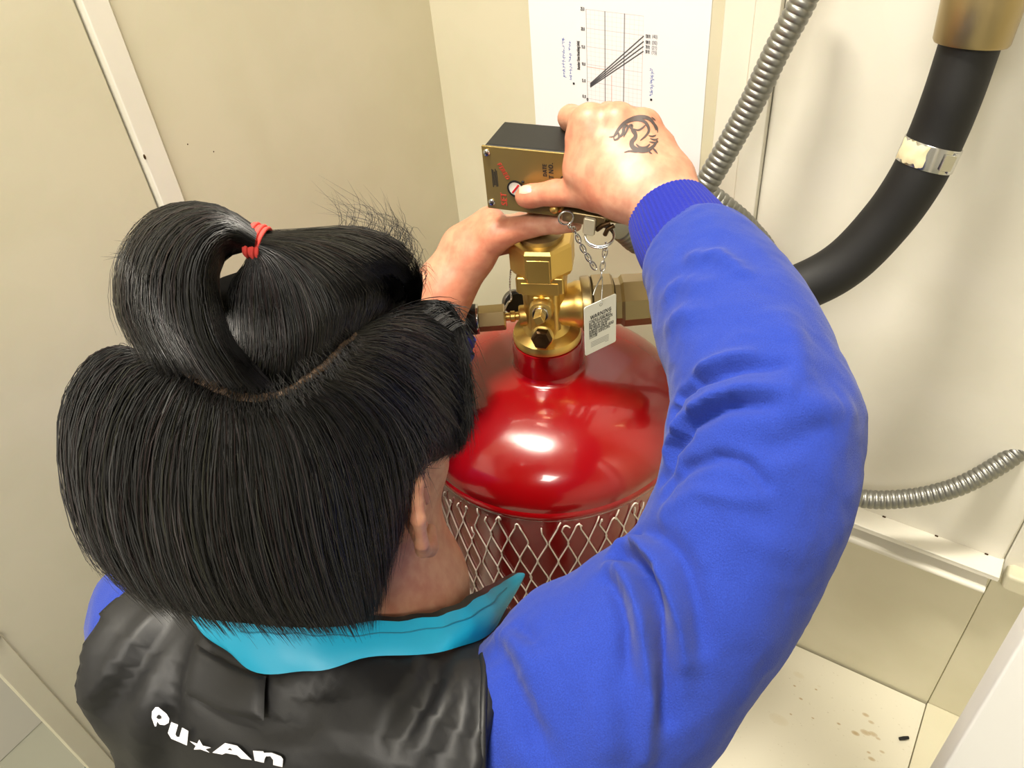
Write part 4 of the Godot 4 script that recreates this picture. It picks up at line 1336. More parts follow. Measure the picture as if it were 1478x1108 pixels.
func vest(o: Node3D):
	vf = Fld.new(Vector3(-0.60, 0.46, -0.38), Vector3(-0.04, 0.98, 0.26), 0.006)
	var f = vf
	for s in [-1, 1]: f.cap(TOP + ACROSS * 0.078 * s, TOP + SPINE * 0.36 + ACROSS * 0.075 * s, 0.112, 0.118, 0.03)
	f.cap(S_L, S_R, 0.056, 0.060, 0.04)
	f.cap(NECK + Vector3(0, -0.030, 0.02), (S_L + S_R) / 2 + Vector3(0, -0.01, 0.01), 0.064, 0.060, 0.04)
	f.cut(Vector3(-0.159, 0.86, -0.18), (ACROSS + Vector3(0, 0.0, -0.02)).normalized())
	f.cut(S_L - ACROSS * 0.005, -ACROSS)
	f.ell(NECK + Vector3(0.005, 0.025, -0.030), Basis.IDENTITY, Vector3(0.068, 0.060, 0.068), 0.01, true)
	f.cut(TOP + SPINE * 0.40, SPINE)
	var mb := MB.new()
	f.mesh(mb)
	var folds := [
		[[[222, 892], [185, 935], [150, 985], [130, 1014]], 0.0045, 0.007], [[[238, 902], [205, 940], [175, 985], [150, 1020]], -0.006, 0.011],
		[[[262, 930], [244, 980], [236, 1040], [232, 1108]], -0.0065, 0.012], [[[290, 922], [270, 965], [262, 1000]], 0.0045, 0.008],
		[[[215, 1010], [207, 1060], [205, 1108]], 0.003, 0.012],
		[[[300, 1008], [345, 1040], [395, 1052], [440, 1045]], -0.0045, 0.008],
		[[[385, 1012], [430, 1000], [470, 990], [490, 982]], -0.003, 0.006], [[[400, 1000], [440, 985], [480, 972]], 0.003, 0.006],
		[[[632, 955], [622, 985], [600, 1025], [578, 1062]], -0.006, 0.009], [[[612, 950], [600, 985], [580, 1020], [560, 1055]], 0.004, 0.009],
		[[[650, 965], [640, 1010], [620, 1050], [600, 1090]], 0.0055, 0.009], [[[668, 975], [664, 1020], [645, 1070], [630, 1108]], -0.004, 0.010],
		[[[545, 960], [545, 1000], [560, 1060], [555, 1108]], 0.003, 0.014], [[[690, 960], [690, 1020], [688, 1108]], 0.003, 0.006],
		[[[480, 1060], [520, 1080], [560, 1108]], 0.003, 0.012], [[[160, 900], [130, 950], [118, 1000]], 0.002, 0.01]]
	apply_folds(mb, folds, f)
	var vm = put("vest", mb.done(), M.vest, o)
	# piping along the armhole
	mb = MB.new()
	var pp := []
	for q in curve([Vector3(700, 948, 0), Vector3(703, 975, 0), Vector3(702, 1010, 0), Vector3(700, 1060, 0), Vector3(697, 1120, 0)], 30):
		var h = f.hit(CAM, ray(q.x - 4, q.y), 1.2)
		pp.append(h + f.grad(h) * 0.001)
	mb.tube(pp, 0.0022, 8)
	put("armhole_piping", mb.done(), M.vest, vm)
	# patch below the collar
	var rows := []
	for j in 15:
		var row := []
		for k in 21:
			var a = float(k) / 20
			var b = float(j) / 14
			var q = Vector2(284, 930).lerp(Vector2(388, 978), a).lerp(Vector2(270, 1000).lerp(Vector2(383, 1040), a), b)
			var h = f.hit(CAM, ray(q.x, q.y + 6 * sin(a * PI)), 1.2)
			var e = minf(minf(k, 20 - k), minf(j, 14 - j))
			row.append(h + f.grad(h) * (0.0025 + 0.0022 * clampf(e / 1.5, 0, 1) + 0.0008 * sin(a * 7 + b * 4)))
		rows.append(row)
	mb = MB.new()
	mb.grid(rows)
	put("back_patch", mb.done(), M.vest, vm)
	# white lettering and star on the back
	var glyphs := {
		"letter_p": [[224, 1022], [229, 1018], [233, 1018], [245, 1028], [249, 1034], [248, 1040], [243, 1043], [236, 1042], [231, 1037], [230, 1044], [228, 1045], [224, 1034], [232.5, 1029], [232, 1032], [236, 1034], [238.5, 1032.5], [237, 1029], [233.5, 1027.5], [231.5, 1029], [223.5, 1031]],
		"letter_u": [[252, 1039], [262, 1043], [258, 1056], [260, 1059.5], [264, 1060], [268, 1047], [277, 1052], [275, 1072], [266, 1068], [252, 1062], [247, 1054]],
		"letter_a": [[312, 1083], [330, 1070], [347, 1074], [368, 1094], [353, 1092], [347, 1087], [331, 1084], [326, 1086]],
		"letter_n": [[369.5, 1081], [384, 1082], [385, 1084], [396, 1084], [409, 1089], [412, 1093], [411, 1104], [398, 1101], [398, 1094], [394, 1089], [388, 1089], [386, 1093], [385, 1098], [372, 1095]]}
	for nm in glyphs:
		var pl := PackedVector2Array()
		for q in glyphs[nm]: pl.append(Vector2(q[0], q[1]))
		if nm == "letter_p":
			pl = PackedVector2Array()
			for q in [[224, 1024], [229, 1018], [233, 1018], [245, 1027.5], [249, 1034], [248, 1040], [242, 1043], [235, 1042], [231.5, 1037.5], [230, 1044.5], [228, 1044.5], [223.5, 1032]]: pl.append(Vector2(q[0], q[1]))
		mark(vm, nm, pl, M.print, 0.0026)
	mark(vm, "counter", PackedVector2Array([Vector2(232, 1029.5), Vector2(235, 1027.5), Vector2(238.5, 1030), Vector2(238.5, 1033), Vector2(235, 1034), Vector2(231.5, 1032.5)]), M.vest, 0.0032)
	mark(vm, "counter", PackedVector2Array([Vector2(335.5, 1078), Vector2(338, 1076.5), Vector2(341.5, 1080), Vector2(335, 1079)]), M.vest, 0.0032)
	var st := PackedVector2Array()
	for q in [[279, 1066], [290, 1070], [293, 1064.5], [298, 1073], [310, 1076], [302, 1078], [308, 1083], [295, 1078], [285, 1078], [288, 1073]]: st.append(Vector2(q[0], q[1]))
	mark(vm, "star", st, M.print, 0.0026)
	# stand collar, teal outside and black within
	var bp := [[288, 900, 0.512], [312, 930, 0.497], [350, 958, 0.485], [400, 974, 0.482], [455, 966, 0.482], [520, 953, 0.483], [600, 943, 0.487], [660, 936, 0.493], [703, 915, 0.528], [735, 875, 0.585], [752, 838, 0.625]]
	var tp := [[286, 880], [298, 886], [335, 886], [390, 887], [450, 890], [520, 897], [600, 893], [655, 882], [697, 858], [722, 842], [748, 826]]
	var bot := []
	var topc := []
	for k in bp.size():
		var h = f.hit(CAM, ray(bp[k][0], bp[k][1]), 0.8)
		var t = -(h - CAM).dot(cb.z)
		t = minf(t - 0.004, bp[k][2])
		bot.append(W(bp[k][0], bp[k][1], t))
		topc.append(W(tp[k][0], tp[k][1], t + (0.012 if k < 8 else 0.004)))
	mb = MB.new()
	var outer := []
	var inner := []
	for j in 9:
		var r1 := []
		var r2 := []
		for k in 61:
			var a = cat(bot, k / 60.0)
			var b = cat(topc, k / 60.0)
			var v = j / 8.0
			var nn = (NECK + Vector3(0, 0.02, 0) - a.lerp(b, 0.5))
			nn.y = 0
			nn = nn.normalized()
			var q = a.lerp(b, v) - nn * (0.004 * sin(v * PI) + 0.0016 * sin(k * 0.55) * (1.0 - v) + 0.001 * sin(k * 1.3 + 1.0) * v)
			r1.append(q)
			r2.append(q + nn * 0.0042 + (b - a).normalized() * 0.0022 * v * smoothstep(0.5, 0.9, k / 60.0))
		outer.append(r1); inner.append(r2)
	mb.grid(outer)
	var col = put("collar", mb.done(), M.teal, vm)
	mb = MB.new()
	mb.grid(inner)
	mb.grid([outer[8], inner[8]])
	mb.grid([outer[0], inner[0]])
	for e in [0, 60]:
		var ra := []
		var rb := []
		for j in 9:
			ra.append(outer[j][e]); rb.append(inner[j][e])
		mb.grid([ra, rb])
	put("collar_facing", mb.done(), M.black, col)
	mb = MB.new()
	var seam := []
	for k in range(14, 55): seam.append(outer[6][k] - (inner[6][k] - outer[6][k]).normalized() * 0.0002)
	mb.tube(seam, 0.0005, 5)
	put("stitching", mb.done(), mat(Color(0.04, 0.45, 0.56), 0.7), col)
	# teal side panel that shows at the left edge
	mark(vm, "side_panel", PackedVector2Array([Vector2(122, 1064), Vector2(126, 1075), Vector2(129, 1095), Vector2(133, 1112), Vector2(123, 1112), Vector2(120, 1090)]), M.teal, 0.0025)

func mark(parent: Node, called: String, pl: PackedVector2Array, m: Material, lift: float):      # flat print that follows the cloth
	var tri = Geometry2D.triangulate_polygon(pl)
	var mb := MB.new()
	var hits := []
	for k in range(0, tri.size(), 3): subdiv(mb, pl[tri[k]], pl[tri[k + 1]], pl[tri[k + 2]], 2, lift)
	put(called, mb.done(), m, parent)

func subdiv(mb: MB, a: Vector2, b: Vector2, c: Vector2, n: int, lift: float):
	if n > 0 and maxf(a.distance_to(b), maxf(b.distance_to(c), c.distance_to(a))) > 5.0:
		var ab = (a + b) / 2
		var bc = (b + c) / 2
		var ca = (c + a) / 2
		subdiv(mb, a, ab, ca, n - 1, lift); subdiv(mb, ab, b, bc, n - 1, lift); subdiv(mb, ca, bc, c, n - 1, lift); subdiv(mb, ab, bc, ca, n - 1, lift)
		return
	var s = mb.v.size()
	for q in [a, b, c]:
		var h = vf.hit(CAM, ray(q.x, q.y), 1.2)
		var g = vf.grad(h)
		mb.vert(h + g * lift, g)
	mb.tri(s, s + 1, s + 2)

func apply_folds(mb: MB, folds: Array, f: Fld):
	for fo in folds:
		var pts = crease(fo[0], f)
		var lo = pts[0]
		var hi = pts[0]
		for p in pts:
			lo = lo.min(p); hi = hi.max(p)
		var w: float = fo[2]
		var m = Vector3(w, w, w) * 2.5
		lo -= m; hi += m
		for k in mb.v.size():
			var p := mb.v[k]
			if p.x < lo.x or p.y < lo.y or p.z < lo.z or p.x > hi.x or p.y > hi.y or p.z > hi.z: continue
			var best := 1.0
			var at := 0.0
			for q in pts.size() - 1:
				var a: Vector3 = pts[q]
				var ab: Vector3 = pts[q + 1] - a
				var t := clampf((p - a).dot(ab) / maxf(ab.length_squared(), 1e-9), 0, 1)
				var dd := (p - a - ab * t).length()
				if dd < best:
					best = dd; at = (q + t) / (pts.size() - 1)
			var amp = fo[1] * 1.4 * exp(-best * best / (w * w)) * pow(sin(PI * clampf(0.12 + 0.76 * at, 0, 1)), 0.5)
			mb.v[k] = p + mb.n[k] * amp
	renormal(mb)

func renormal(mb: MB):
	var nn := PackedVector3Array()
	nn.resize(mb.v.size())
	for k in range(0, mb.i.size(), 3):
		var a := mb.i[k]
		var b := mb.i[k + 1]
		var c := mb.i[k + 2]
		var q := (mb.v[b] - mb.v[a]).cross(mb.v[c] - mb.v[a])
		if q.dot(mb.n[a]) < 0: q = -q
		nn[a] += q; nn[b] += q; nn[c] += q
	for k in nn.size(): mb.n[k] = nn[k].normalized()

# ---------- sleeves
func sleeve(ctl: Array, nu: int, nv: int, folds: Array, wob: float, seed_: int) -> MB:
	var cs := []
	var rs := []
	for q in ctl:
		cs.append(W(q[0], q[1], q[2])); rs.append(Vector3(q[3], q[4] if q.size() > 4 else q[3], 0))
	var ns = FastNoiseLite.new()
	ns.seed = seed_; ns.frequency = 14.0; ns.fractal_octaves = 3
	var path = curve(cs, nv)
	var rows := []
	var cen := []      # for placing folds: centre and across in the photograph
	for j in nv:
		var tk = (path[mini(j + 1, nv - 1)] - path[maxi(j - 1, 0)]).normalized()
		var ref = Vector3(0.45, 0.66, 0.60)
		var u = (ref - tk * ref.dot(tk)).normalized()
		var w = tk.cross(u)
		var r: Vector3 = cat(rs, float(j) / (nv - 1))
		cen.append([path[j], u, w, r])
		var row := []
		for k in nu:
			var a = TAU * k / nu
			var dirn = u * cos(a) * r.y + w * sin(a) * r.x
			var p = path[j] + dirn
			row.append(p + dirn.normalized() * (wob * ns.get_noise_3dv(p) + wob * 0.3 * (0.3 - absf(ns.get_noise_3dv(p * 2.6 + Vector3(3, 1, 7)))) ))
		rows.append(row)
	var mb := MB.new()
	mb.grid(rows, true, true)
	# folds: drawn as lines in the photograph, laid on the sleeve's near side
	for fo in folds:
		var c := []
		for k in fo[0]: c.append(Vector3(k[0], k[1], 0))
		var pts := []
		for q in curve(c, 16):
			var best := 1e9
			var hitp := Vector3.ZERO
			var d = ray(q.x, q.y).normalized()
			for j in range(0, nv, 4):
				for k in range(0, nu, 4):
					var e: Vector3 = rows[j][k] - CAM
					var along := e.dot(d)
					var off := (e - d * along).length()
					if off < 0.010:
						var sc = along + off * 4.0
						if sc < best:
							best = sc; hitp = rows[j][k] - (e - d * along)
			if best < 1e8: pts.append(hitp)
		if pts.size() < 2: continue
		var w: float = fo[2] * 0.8
		var lo = pts[0]
		var hi = pts[0]
		for p in pts:
			lo = lo.min(p); hi = hi.max(p)
		var m = Vector3(w, w, w) * 2.5
		lo -= m; hi += m
		for k in mb.v.size():
			var p := mb.v[k]
			if p.x < lo.x or p.y < lo.y or p.z < lo.z or p.x > hi.x or p.y > hi.y or p.z > hi.z: continue
			var best := 1.0
			var at := 0.0
			for q in pts.size() - 1:
				var a: Vector3 = pts[q]
				var ab: Vector3 = pts[q + 1] - a
				var t := clampf((p - a).dot(ab) / maxf(ab.length_squared(), 1e-9), 0, 1)
				var dd := (p - a - ab * t).length()
				if dd < best:
					best = dd; at = (q + t) / (pts.size() - 1)
			var amp = fo[1] * 1.6 * exp(-best * best / (w * w)) * pow(sin(PI * clampf(0.1 + 0.8 * at, 0, 1)), 0.6)
			mb.v[k] = p + mb.n[k] * amp
	renormal(mb)
	return mb

func cuff(ctl: Array, ribs: int) -> MB:
	var cs := []
	var rs := []
	for q in ctl:
		cs.append(W(q[0], q[1], q[2])); rs.append(Vector3(q[3], q[4], 0))
	var rows := []
	var nv := 26
	var nu := ribs * 6
	var path = curve(cs, nv)
	for j in nv + 8:
		var jj = mini(j, nv - 1)
		var tk = (path[mini(jj + 1, nv - 1)] - path[maxi(jj - 1, 0)]).normalized()
		var ref = Vector3(0.45, 0.66, 0.60)
		var u = (ref - tk * ref.dot(tk)).normalized()
		var w = tk.cross(u)
		var r: Vector3 = cat(rs, float(jj) / (nv - 1))
		var inn := 0.0
		var back := 0.0
		if j >= nv:      # turned edge
			var a2 = PI * (j - nv + 1) / 8.0
			inn = 0.002 * (1 - cos(a2)); back = 0.002 * sin(a2) if j < nv + 5 else -0.004 * (j - nv - 4)
		var row := []
		for k in nu:
			var a = TAU * k / nu
			var dirn = u * cos(a) * r.y + w * sin(a) * r.x
			row.append(path[jj] + dirn + dirn.normalized() * (0.00035 * cos(a * ribs) - inn) + tk * back)
		rows.append(row)
	var mb := MB.new()
	mb.grid(rows, true, true)
	return mb

func sweatshirt(o: Node3D):
	var tf := Fld.new(Vector3(-0.62, 0.40, -0.40), Vector3(0.02, 0.98, 0.30), 0.010)
	for k in [-1, 1]: tf.cap(TOP + ACROSS * 0.076 * k, TOP + SPINE * 0.40 + ACROSS * 0.072 * k, 0.1055, 0.108, 0.03)
	tf.cap(S_L + ACROSS * 0.055, S_R - ACROSS * 0.06, 0.048, 0.050, 0.03)
	var tb := MB.new()
	tf.mesh(tb)
	put("sweatshirt_body", tb.done(), M.blue, o)
	var ctl := [[722, 1070, 0.508, 0.058], [766, 1058, 0.503, 0.0635, 0.060], [815, 1038, 0.498, 0.069, 0.066], [872, 998, 0.494, 0.072, 0.066], [944, 936, 0.492, 0.0635, 0.06], [1033, 832, 0.490, 0.0565, 0.056], [1087, 715, 0.490, 0.0565, 0.054], [1103, 620, 0.498, 0.0585, 0.052], [1088, 540, 0.523, 0.0545, 0.05], [1062, 475, 0.552, 0.0525, 0.049], [1037, 418, 0.584, 0.0500, 0.047], [1012, 375, 0.612, 0.0440, 0.043], [1000, 357, 0.624, 0.0370, 0.037]]
	var folds := [
		[[[962, 470], [985, 455], [1010, 450]], 0.003, 0.008],
		[[[965, 600], [985, 565], [1020, 540], [1075, 525], [1125, 525]], -0.0055, 0.006], [[[975, 580], [1000, 550], [1035, 525], [1080, 510]], 0.004, 0.007],
		[[[955, 690], [975, 640], [1010, 602], [1060, 583], [1110, 582]], -0.006, 0.006], [[[958, 650], [985, 610], [1020, 582], [1070, 565], [1130, 566]], 0.0045, 0.007],
		[[[955, 715], [985, 680], [1030, 660], [1075, 668], [1105, 700]], -0.0035, 0.005], [[[955, 740], [1000, 712], [1040, 716], [1090, 722]], 0.002, 0.006],
		[[[884, 795], [910, 800], [935, 835], [952, 890], [962, 960], [965, 1040]], -0.0075, 0.006], [[[890, 780], [925, 788], [955, 825], [972, 880], [985, 950]], 0.0065, 0.008],
		[[[878, 812], [902, 830], [922, 875], [932, 935], [934, 1010], [928, 1090]], 0.0055, 0.007], [[[872, 830], [892, 860], [905, 910], [908, 960]], -0.0045, 0.006],
		[[[905, 770], [950, 775], [985, 810], [1005, 870], [1015, 930]], -0.0040, 0.008],
		[[[720, 940], [735, 985], [760, 1040], [790, 1090]], -0.005, 0.010], [[[712, 915], [740, 925], [770, 960]], 0.003, 0.010],
		[[[745, 905], [760, 915], [775, 935]], -0.003, 0.006], [[[860, 1000], [870, 1050], [872, 1108]], 0.003, 0.012],
		[[[1130, 460], [1150, 520], [1150, 560]], 0.003, 0.012], [[[1000, 370], [1040, 372], [1075, 395]], 0.0035, 0.007], [[[955, 430], [985, 410], [1020, 410]], 0.0025, 0.008],
		[[[1085, 640], [1130, 640], [1180, 620], [1215, 610]], -0.0025, 0.010], [[[1060, 760], [1110, 790], [1150, 800]], 0.0015, 0.012],
		[[[1150, 590], [1200, 596], [1236, 600]], 0.004, 0.016]]
	var mb = sleeve(ctl, 190, 300, folds, 0.0030, 71)
	var s = put("sleeve", mb.done(), M.blue, o)
	s.set_meta("label", "blue sleeve raised in front with the elbow out")
	var cf = cuff([[1005, 368, 0.618, 0.0395, 0.039], [992, 352, 0.626, 0.0385, 0.037], [980, 333, 0.634, 0.0370, 0.035], [966, 309, 0.645, 0.0335, 0.033]], 60)
	put("cuff", cf.done(), M.cuff, s)
	# left sleeve, pushed up below the elbow, mostly hidden behind the head
	var cs := []
	var rs := []
	var lw = W(641, 478, 0.806)
	for q in [[S_L + ACROSS * 0.06, 0.045], [S_L.lerp(L_ELBOW, 0.12), 0.060], [S_L.lerp(L_ELBOW, 0.35), 0.064], [S_L.lerp(L_ELBOW, 0.7), 0.06], [L_ELBOW, 0.056], [L_ELBOW.lerp(lw, 0.4), 0.05], [L_ELBOW.lerp(lw, 0.8), 0.042], [lw, 0.036]]:
		cs.append(q[0]); rs.append(q[1])
	mb = MB.new()
	var ns = FastNoiseLite.new()
	ns.seed = 8; ns.frequency = 18.0
	mb.tube(curve(cs, 90), curve(rs, 90), 64, false)
	for k in mb.v.size(): mb.v[k] += mb.n[k] * 0.005 * ns.get_noise_3dv(mb.v[k])
	renormal(mb)
	var s2 = put("sleeve", mb.done(), M.blue, o)
	mb = MB.new()
	var lw2 = lw + (lw - L_ELBOW).normalized() * 0.012
	mb.tube([lw.lerp(L_ELBOW, 0.15), lw, lw2], [0.036, 0.034, 0.0305], 64, false)
	put("cuff", mb.done(), M.cuff, s2)

# ---------- hair
func shell(u: float, v: float, off: float) -> Vector3:      # the near side of the head's hair shell under a point of view, off metres proud
	var r = SHELL_R + Vector3(off, off, off)
	var inv = H.transposed()
	var p = inv * (CAM - SHELL_C) / r
	var d = inv * ray(u, v) / r
	var a = d.dot(d)
	var b = p.dot(d)
	var disc = b * b - a * (p.dot(p) - 1.0)
	var t = (-b - sqrt(disc)) / a if disc > 0 else -b / a
	return CAM + ray(u, v) * t

func patch(guides: Array, nq: int, ns: int) -> Array:      # guides: Array of Array[Vector3]; returns a ns x nq sheet
	var g := []
	for q in guides: g.append(curve(q, nq))
	var out := []
	for s in ns:
		var row := []
		for k in nq:
			var col := []
			for q in g: col.append(q[k])
			row.append(cat(col, float(s) / (ns - 1)))
		out.append(row)
	return out

func sheet_at(sh: Array, s: float, q: float) -> Vector3:
	var ns: int = sh.size()
	var nq: int = sh[0].size()
	var a := clampf(s, 0, 1) * (ns - 1)
	var b := clampf(q, 0, 1) * (nq - 1)
	var i := mini(int(a), ns - 2)
	var j := mini(int(b), nq - 2)
	var fa := a - i
	var fb: float = b - j
	return sh[i][j].lerp(sh[i + 1][j], fa).lerp(sh[i][j + 1].lerp(sh[i + 1][j + 1], fa), fb)

func ribbon(mb: MB, pts: PackedVector3Array, nrm: Vector3, w: float, col: Color):
	var m := pts.size()
	var b := mb.v.size()
	for k in m:
		var tk := (pts[mini(k + 1, m - 1)] - pts[maxi(k - 1, 0)]).normalized()
		var sd := tk.cross(nrm).normalized()
		var f := float(k) / (m - 1)
		var ww := w * minf(1.0, (1.0 - f) * 3.0 + 0.12) * minf(1.0, f * 6 + 0.4)
		mb.vert(pts[k] + sd * ww, (nrm * 0.6 + sd * 0.8).normalized(), Vector2.ZERO, col)
		mb.vert(pts[k] - sd * ww, (nrm * 0.6 - sd * 0.8).normalized(), Vector2.ZERO, col)
	for k in m - 1:
		var e := b + k * 2
		mb.tri(e, e + 1, e + 2); mb.tri(e + 1, e + 3, e + 2)

func hair_col() -> Color:
	var g = rng.randf_range(0.006, 0.013)
	if rng.randf() < 0.08: g *= 2.2
	return Color(g * 1.06, g * 0.98, g * 0.95)

func strands(mb: MB, sh: Array, count: int, centre: Vector3, opt: Dictionary):
	var segs: int = opt.get("segs", 11)
	var thick: float = opt.get("thick", 0.004)
	var jit: float = opt.get("jit", 0.01)
	var wd: float = opt.get("w", 0.00034)
	for _c in count:
		var cn: int = opt.get("clumps", 60)
		var cl := rng.randi() % cn
		var s0 := clampf((cl + 0.5) / cn + rng.randfn(0, 0.55) / cn, 0.0, 1.0) if rng.randf() < 0.7 else rng.randf()
		s0 *= opt.get("smax", 1.0)
		var tone := 0.7 + 0.6 * fposmod(sin(cl * 12.9898) * 437.58, 1.0)
		var ds = rng.randfn(0, jit)
		var q0 = rng.randf() * rng.randf() * opt.get("q0", 0.3)
		var q1 = rng.randf_range(opt.get("q1", 0.75), opt.get("q2", 1.0))
		var hgt = thick * (rng.randf() - opt.get("deep", 0.3))
		var fly = rng.randfn(0, opt.get("fly", 0.0006))
		var wave = rng.randf() * TAU
		var clump = floor(s0 * opt.get("clumps", 60)) / opt.get("clumps", 60) + 0.5 / opt.get("clumps", 60)
		var pts := PackedVector3Array()
		var nrm := Vector3.ZERO
		for k in segs:
			var f := float(k) / (segs - 1)
			var q = lerpf(q0, q1, f)
			var s = lerpf(s0 + ds * f + 0.004 * sin(wave * 3.0 + f * 6.0), clump, opt.get("pull", 0.3) * f * f)
			var p := sheet_at(sh, s, q)
			var nn = (p - centre).normalized()
			if k == segs / 2:
				nrm = (sheet_at(sh, s + 0.03, q) - sheet_at(sh, s - 0.03, q)).cross(sheet_at(sh, s, q + 0.04) - sheet_at(sh, s, q - 0.04)).normalized()
				if nrm.dot(nn) < 0: nrm = -nrm
			p += nn * (hgt * sin(PI * clampf(q * 0.9 + 0.08, 0, 1)) + fly * f * f * 8.0 + 0.0006 * sin(wave + f * 5.0))
			pts.append(p)
		ribbon(mb, pts, nrm, wd * rng.randf_range(0.6, 1.3), hair_col() * tone)

func base_sheet(sh: Array, centre: Vector3, depth: float) -> MB:
	var rows := []
	for r in sh:
		var row := []
		for p in r: row.append(p - (p - centre).normalized() * depth)
		rows.append(row)
	var mb := MB.new()
	mb.grid(rows)
	for k in mb.n.size():
		if mb.n[k].dot(mb.v[k] - centre) < 0: mb.n[k] = -mb.n[k]
	return mb

func lay(g: Array, offs: Array) -> Array:      # guide polylines on the shell
	var out := []
	for gi in g.size():
		var row := []
		var q = g[gi]
		for k in q.size():
			var f = float(k) / (q.size() - 1)
			row.append(shell(q[k][0], q[k][1], cat(offs, f)))
		out.append(row)
	return out

func hair(o: Node3D):
	rng.seed = 2024
	# dark under-hair all round the skull, open at the face and nape
	var f := Fld.new(EARS - Vector3(0.17, 0.13, 0.17), EARS + Vector3(0.17, 0.19, 0.17), 0.006)
	f.ell(hl(0, 0.034, 0.010), H, Vector3(0.080, 0.092, 0.100), 0.01)
	f.cut(hl(0, -0.03, -0.072), (H * Vector3(0, -0.55, -0.83)).normalized())
	f.cut(hl(0, -0.045, 0.0), (H * Vector3(0, -1, 0)).normalized())
	f.ell(hl(0.085, -0.025, -0.015), H, Vector3(0.035, 0.045, 0.06), 0.008, true)
	f.ell(hl(-0.085, -0.025, -0.015), H, Vector3(0.035, 0.045, 0.06), 0.008, true)
	var mb := MB.new()
	f.mesh(mb)
	var hr = put("hair", mb.done(), M.hair_base, o)
	# back and right side: falls from the parting
	var gA := [
		[[228, 516], [175, 503], [130, 532], [102, 600], [108, 700], [145, 795], [210, 850]],
		[[238, 520], [190, 532], [152, 590], [135, 680], [150, 770], [185, 830], [232, 872]],
		[[262, 532], [238, 560], [210, 620], [200, 710], [215, 790], [245, 850], [287, 900]],
		[[295, 552], [285, 590], [272, 660], [270, 740], [285, 810], [310, 862], [345, 908]],
		[[330, 568], [335, 612], [335, 680], [340, 750], [355, 815], [380, 870], [415, 914]],
		[[365, 574], [385, 622], [398, 690], [410, 760], [425, 820], [445, 872], [472, 914]],
		[[395, 570], [430, 612], [455, 680], [470, 750], [485, 815], [500, 865], [516, 908]],
		[[425, 556], [472, 592], [510, 655], [530, 725], [540, 790], [543, 845], [540, 892]],
		[[450, 540], [510, 570], [552, 622], [568, 685], [570, 740], [563, 785], [556, 815]],
		[[472, 520], [535, 540], [585, 585], [612, 635], [608, 652], [594, 674], [576, 694]],
		[[490, 500], [548, 505], [600, 535], [636, 580], [648, 620], [650, 645], [640, 664]],
		[[508, 482], [560, 475], [610, 490], [645, 520], [660, 560], [665, 600], [664, 640]],
		[[526, 470], [565, 454], [605, 448], [635, 456], [652, 482], [660, 520], [664, 560]],
		[[540, 462], [576, 446], [608, 438], [630, 440], [646, 454], [655, 480], [660, 520]]]
	var lA = lay(gA.slice(0, 7), [-0.0125, -0.003, 0.004, 0.006, 0.005, 0.003, 0.000])
	lA += lay(gA.slice(7, 8), [-0.0125, -0.003, 0.002, 0.002, -0.001, -0.006, -0.010])
	lA += lay(gA.slice(8), [-0.0125, -0.004, 0.000, -0.003, -0.008, -0.014, -0.019])
	var sh = patch(lA, 30, 90)
	put("hair_mass", base_sheet(sh, SHELL_C, 0.0035).done(), M.hair_base, hr)
	mb = MB.new()
	strands(mb, sh, 10000, SHELL_C, {"smax": 0.95, "thick": 0.007, "deep": 0.25, "q0": 0.45, "q1": 0.8, "q2": 1.03, "jit": 0.018, "clumps": 75, "pull": 0.35, "w": 0.00030, "fly": 0.0004})
	# short bristling side hair towards the right
	var sh2 = patch(lA.slice(8), 24, 50)
	strands(mb, sh2, 3800, SHELL_C, {"smax": 0.86, "segs": 8, "thick": 0.006, "deep": 0.1, "q0": 1.1, "q1": 0.5, "q2": 1.05, "jit": 0.05, "clumps": 40, "pull": 0.1, "w": 0.00026, "fly": 0.0007})
	put("back_strands", mb.done(true), M.hair, hr).set_meta("kind", "stuff")
	# scalp showing at the parting
	var part := [[226, 516], [240, 522], [270, 540], [300, 558], [335, 571], [370, 576], [400, 571], [428, 556], [452, 540], [474, 520], [494, 500], [514, 480]]
	var rows := []
	var pc := []
	for q in part: pc.append(Vector3(q[0], q[1], 0))
	var pcu = curve(pc, 60)
	for j in 7:
		var row := []
		for k in 60:
			var tv = (pcu[mini(k + 1, 59)] - pcu[maxi(k - 1, 0)]).normalized()
			var q = pcu[k] + Vector3(-tv.y, tv.x, 0) * ((j - 3) * 4.6 + 3.0 * sin(k * 0.9) * sin(k * 0.37))
			row.append(shell(q.x, q.y, -0.0080 - 0.0016 * abs(j - 3)))
		rows.append(row)
	mb = MB.new()
	mb.grid(rows)
	put("scalp_parting", mb.done(), M.scalp, hr)
	# short roots combed across the parting
	mb = MB.new()
	for k in 900:
		var a = rng.randf()
		var c0: Vector3 = cat(pc, a)
		var c1: Vector3 = cat(pc, minf(a + 0.02, 1.0)) - cat(pc, maxf(a - 0.02, 0.0))
		c1 = c1.normalized()
		var nrm2 = Vector3(-c1.y, c1.x, 0)
		var up_or_down = 1.0 if rng.randf() < 0.65 else -1.0
		var st = c0 + nrm2 * rng.randf_range(-7, 6)
		var en = st + nrm2 * up_or_down * rng.randf_range(12, 34) + c1 * rng.randf_range(-10, 12)
		var pts := PackedVector3Array()
		for e in 6:
			var q = st.lerp(en, e / 5.0)
			pts.append(shell(q.x, q.y, -0.0086 + 0.0062 * sin(e / 5.0 * PI * 0.6)))
		ribbon(mb, pts, (pts[2] - SHELL_C).normalized(), rng.randf_range(0.00010, 0.00018), hair_col() * 0.7)
	put("parting_roots", mb.done(true), M.hair, hr).set_meta("kind", "stuff")
	# crown: drawn up to the tie
	var tie := W(372, 349, 0.392)
	var cen := W(440, 500, 0.44)
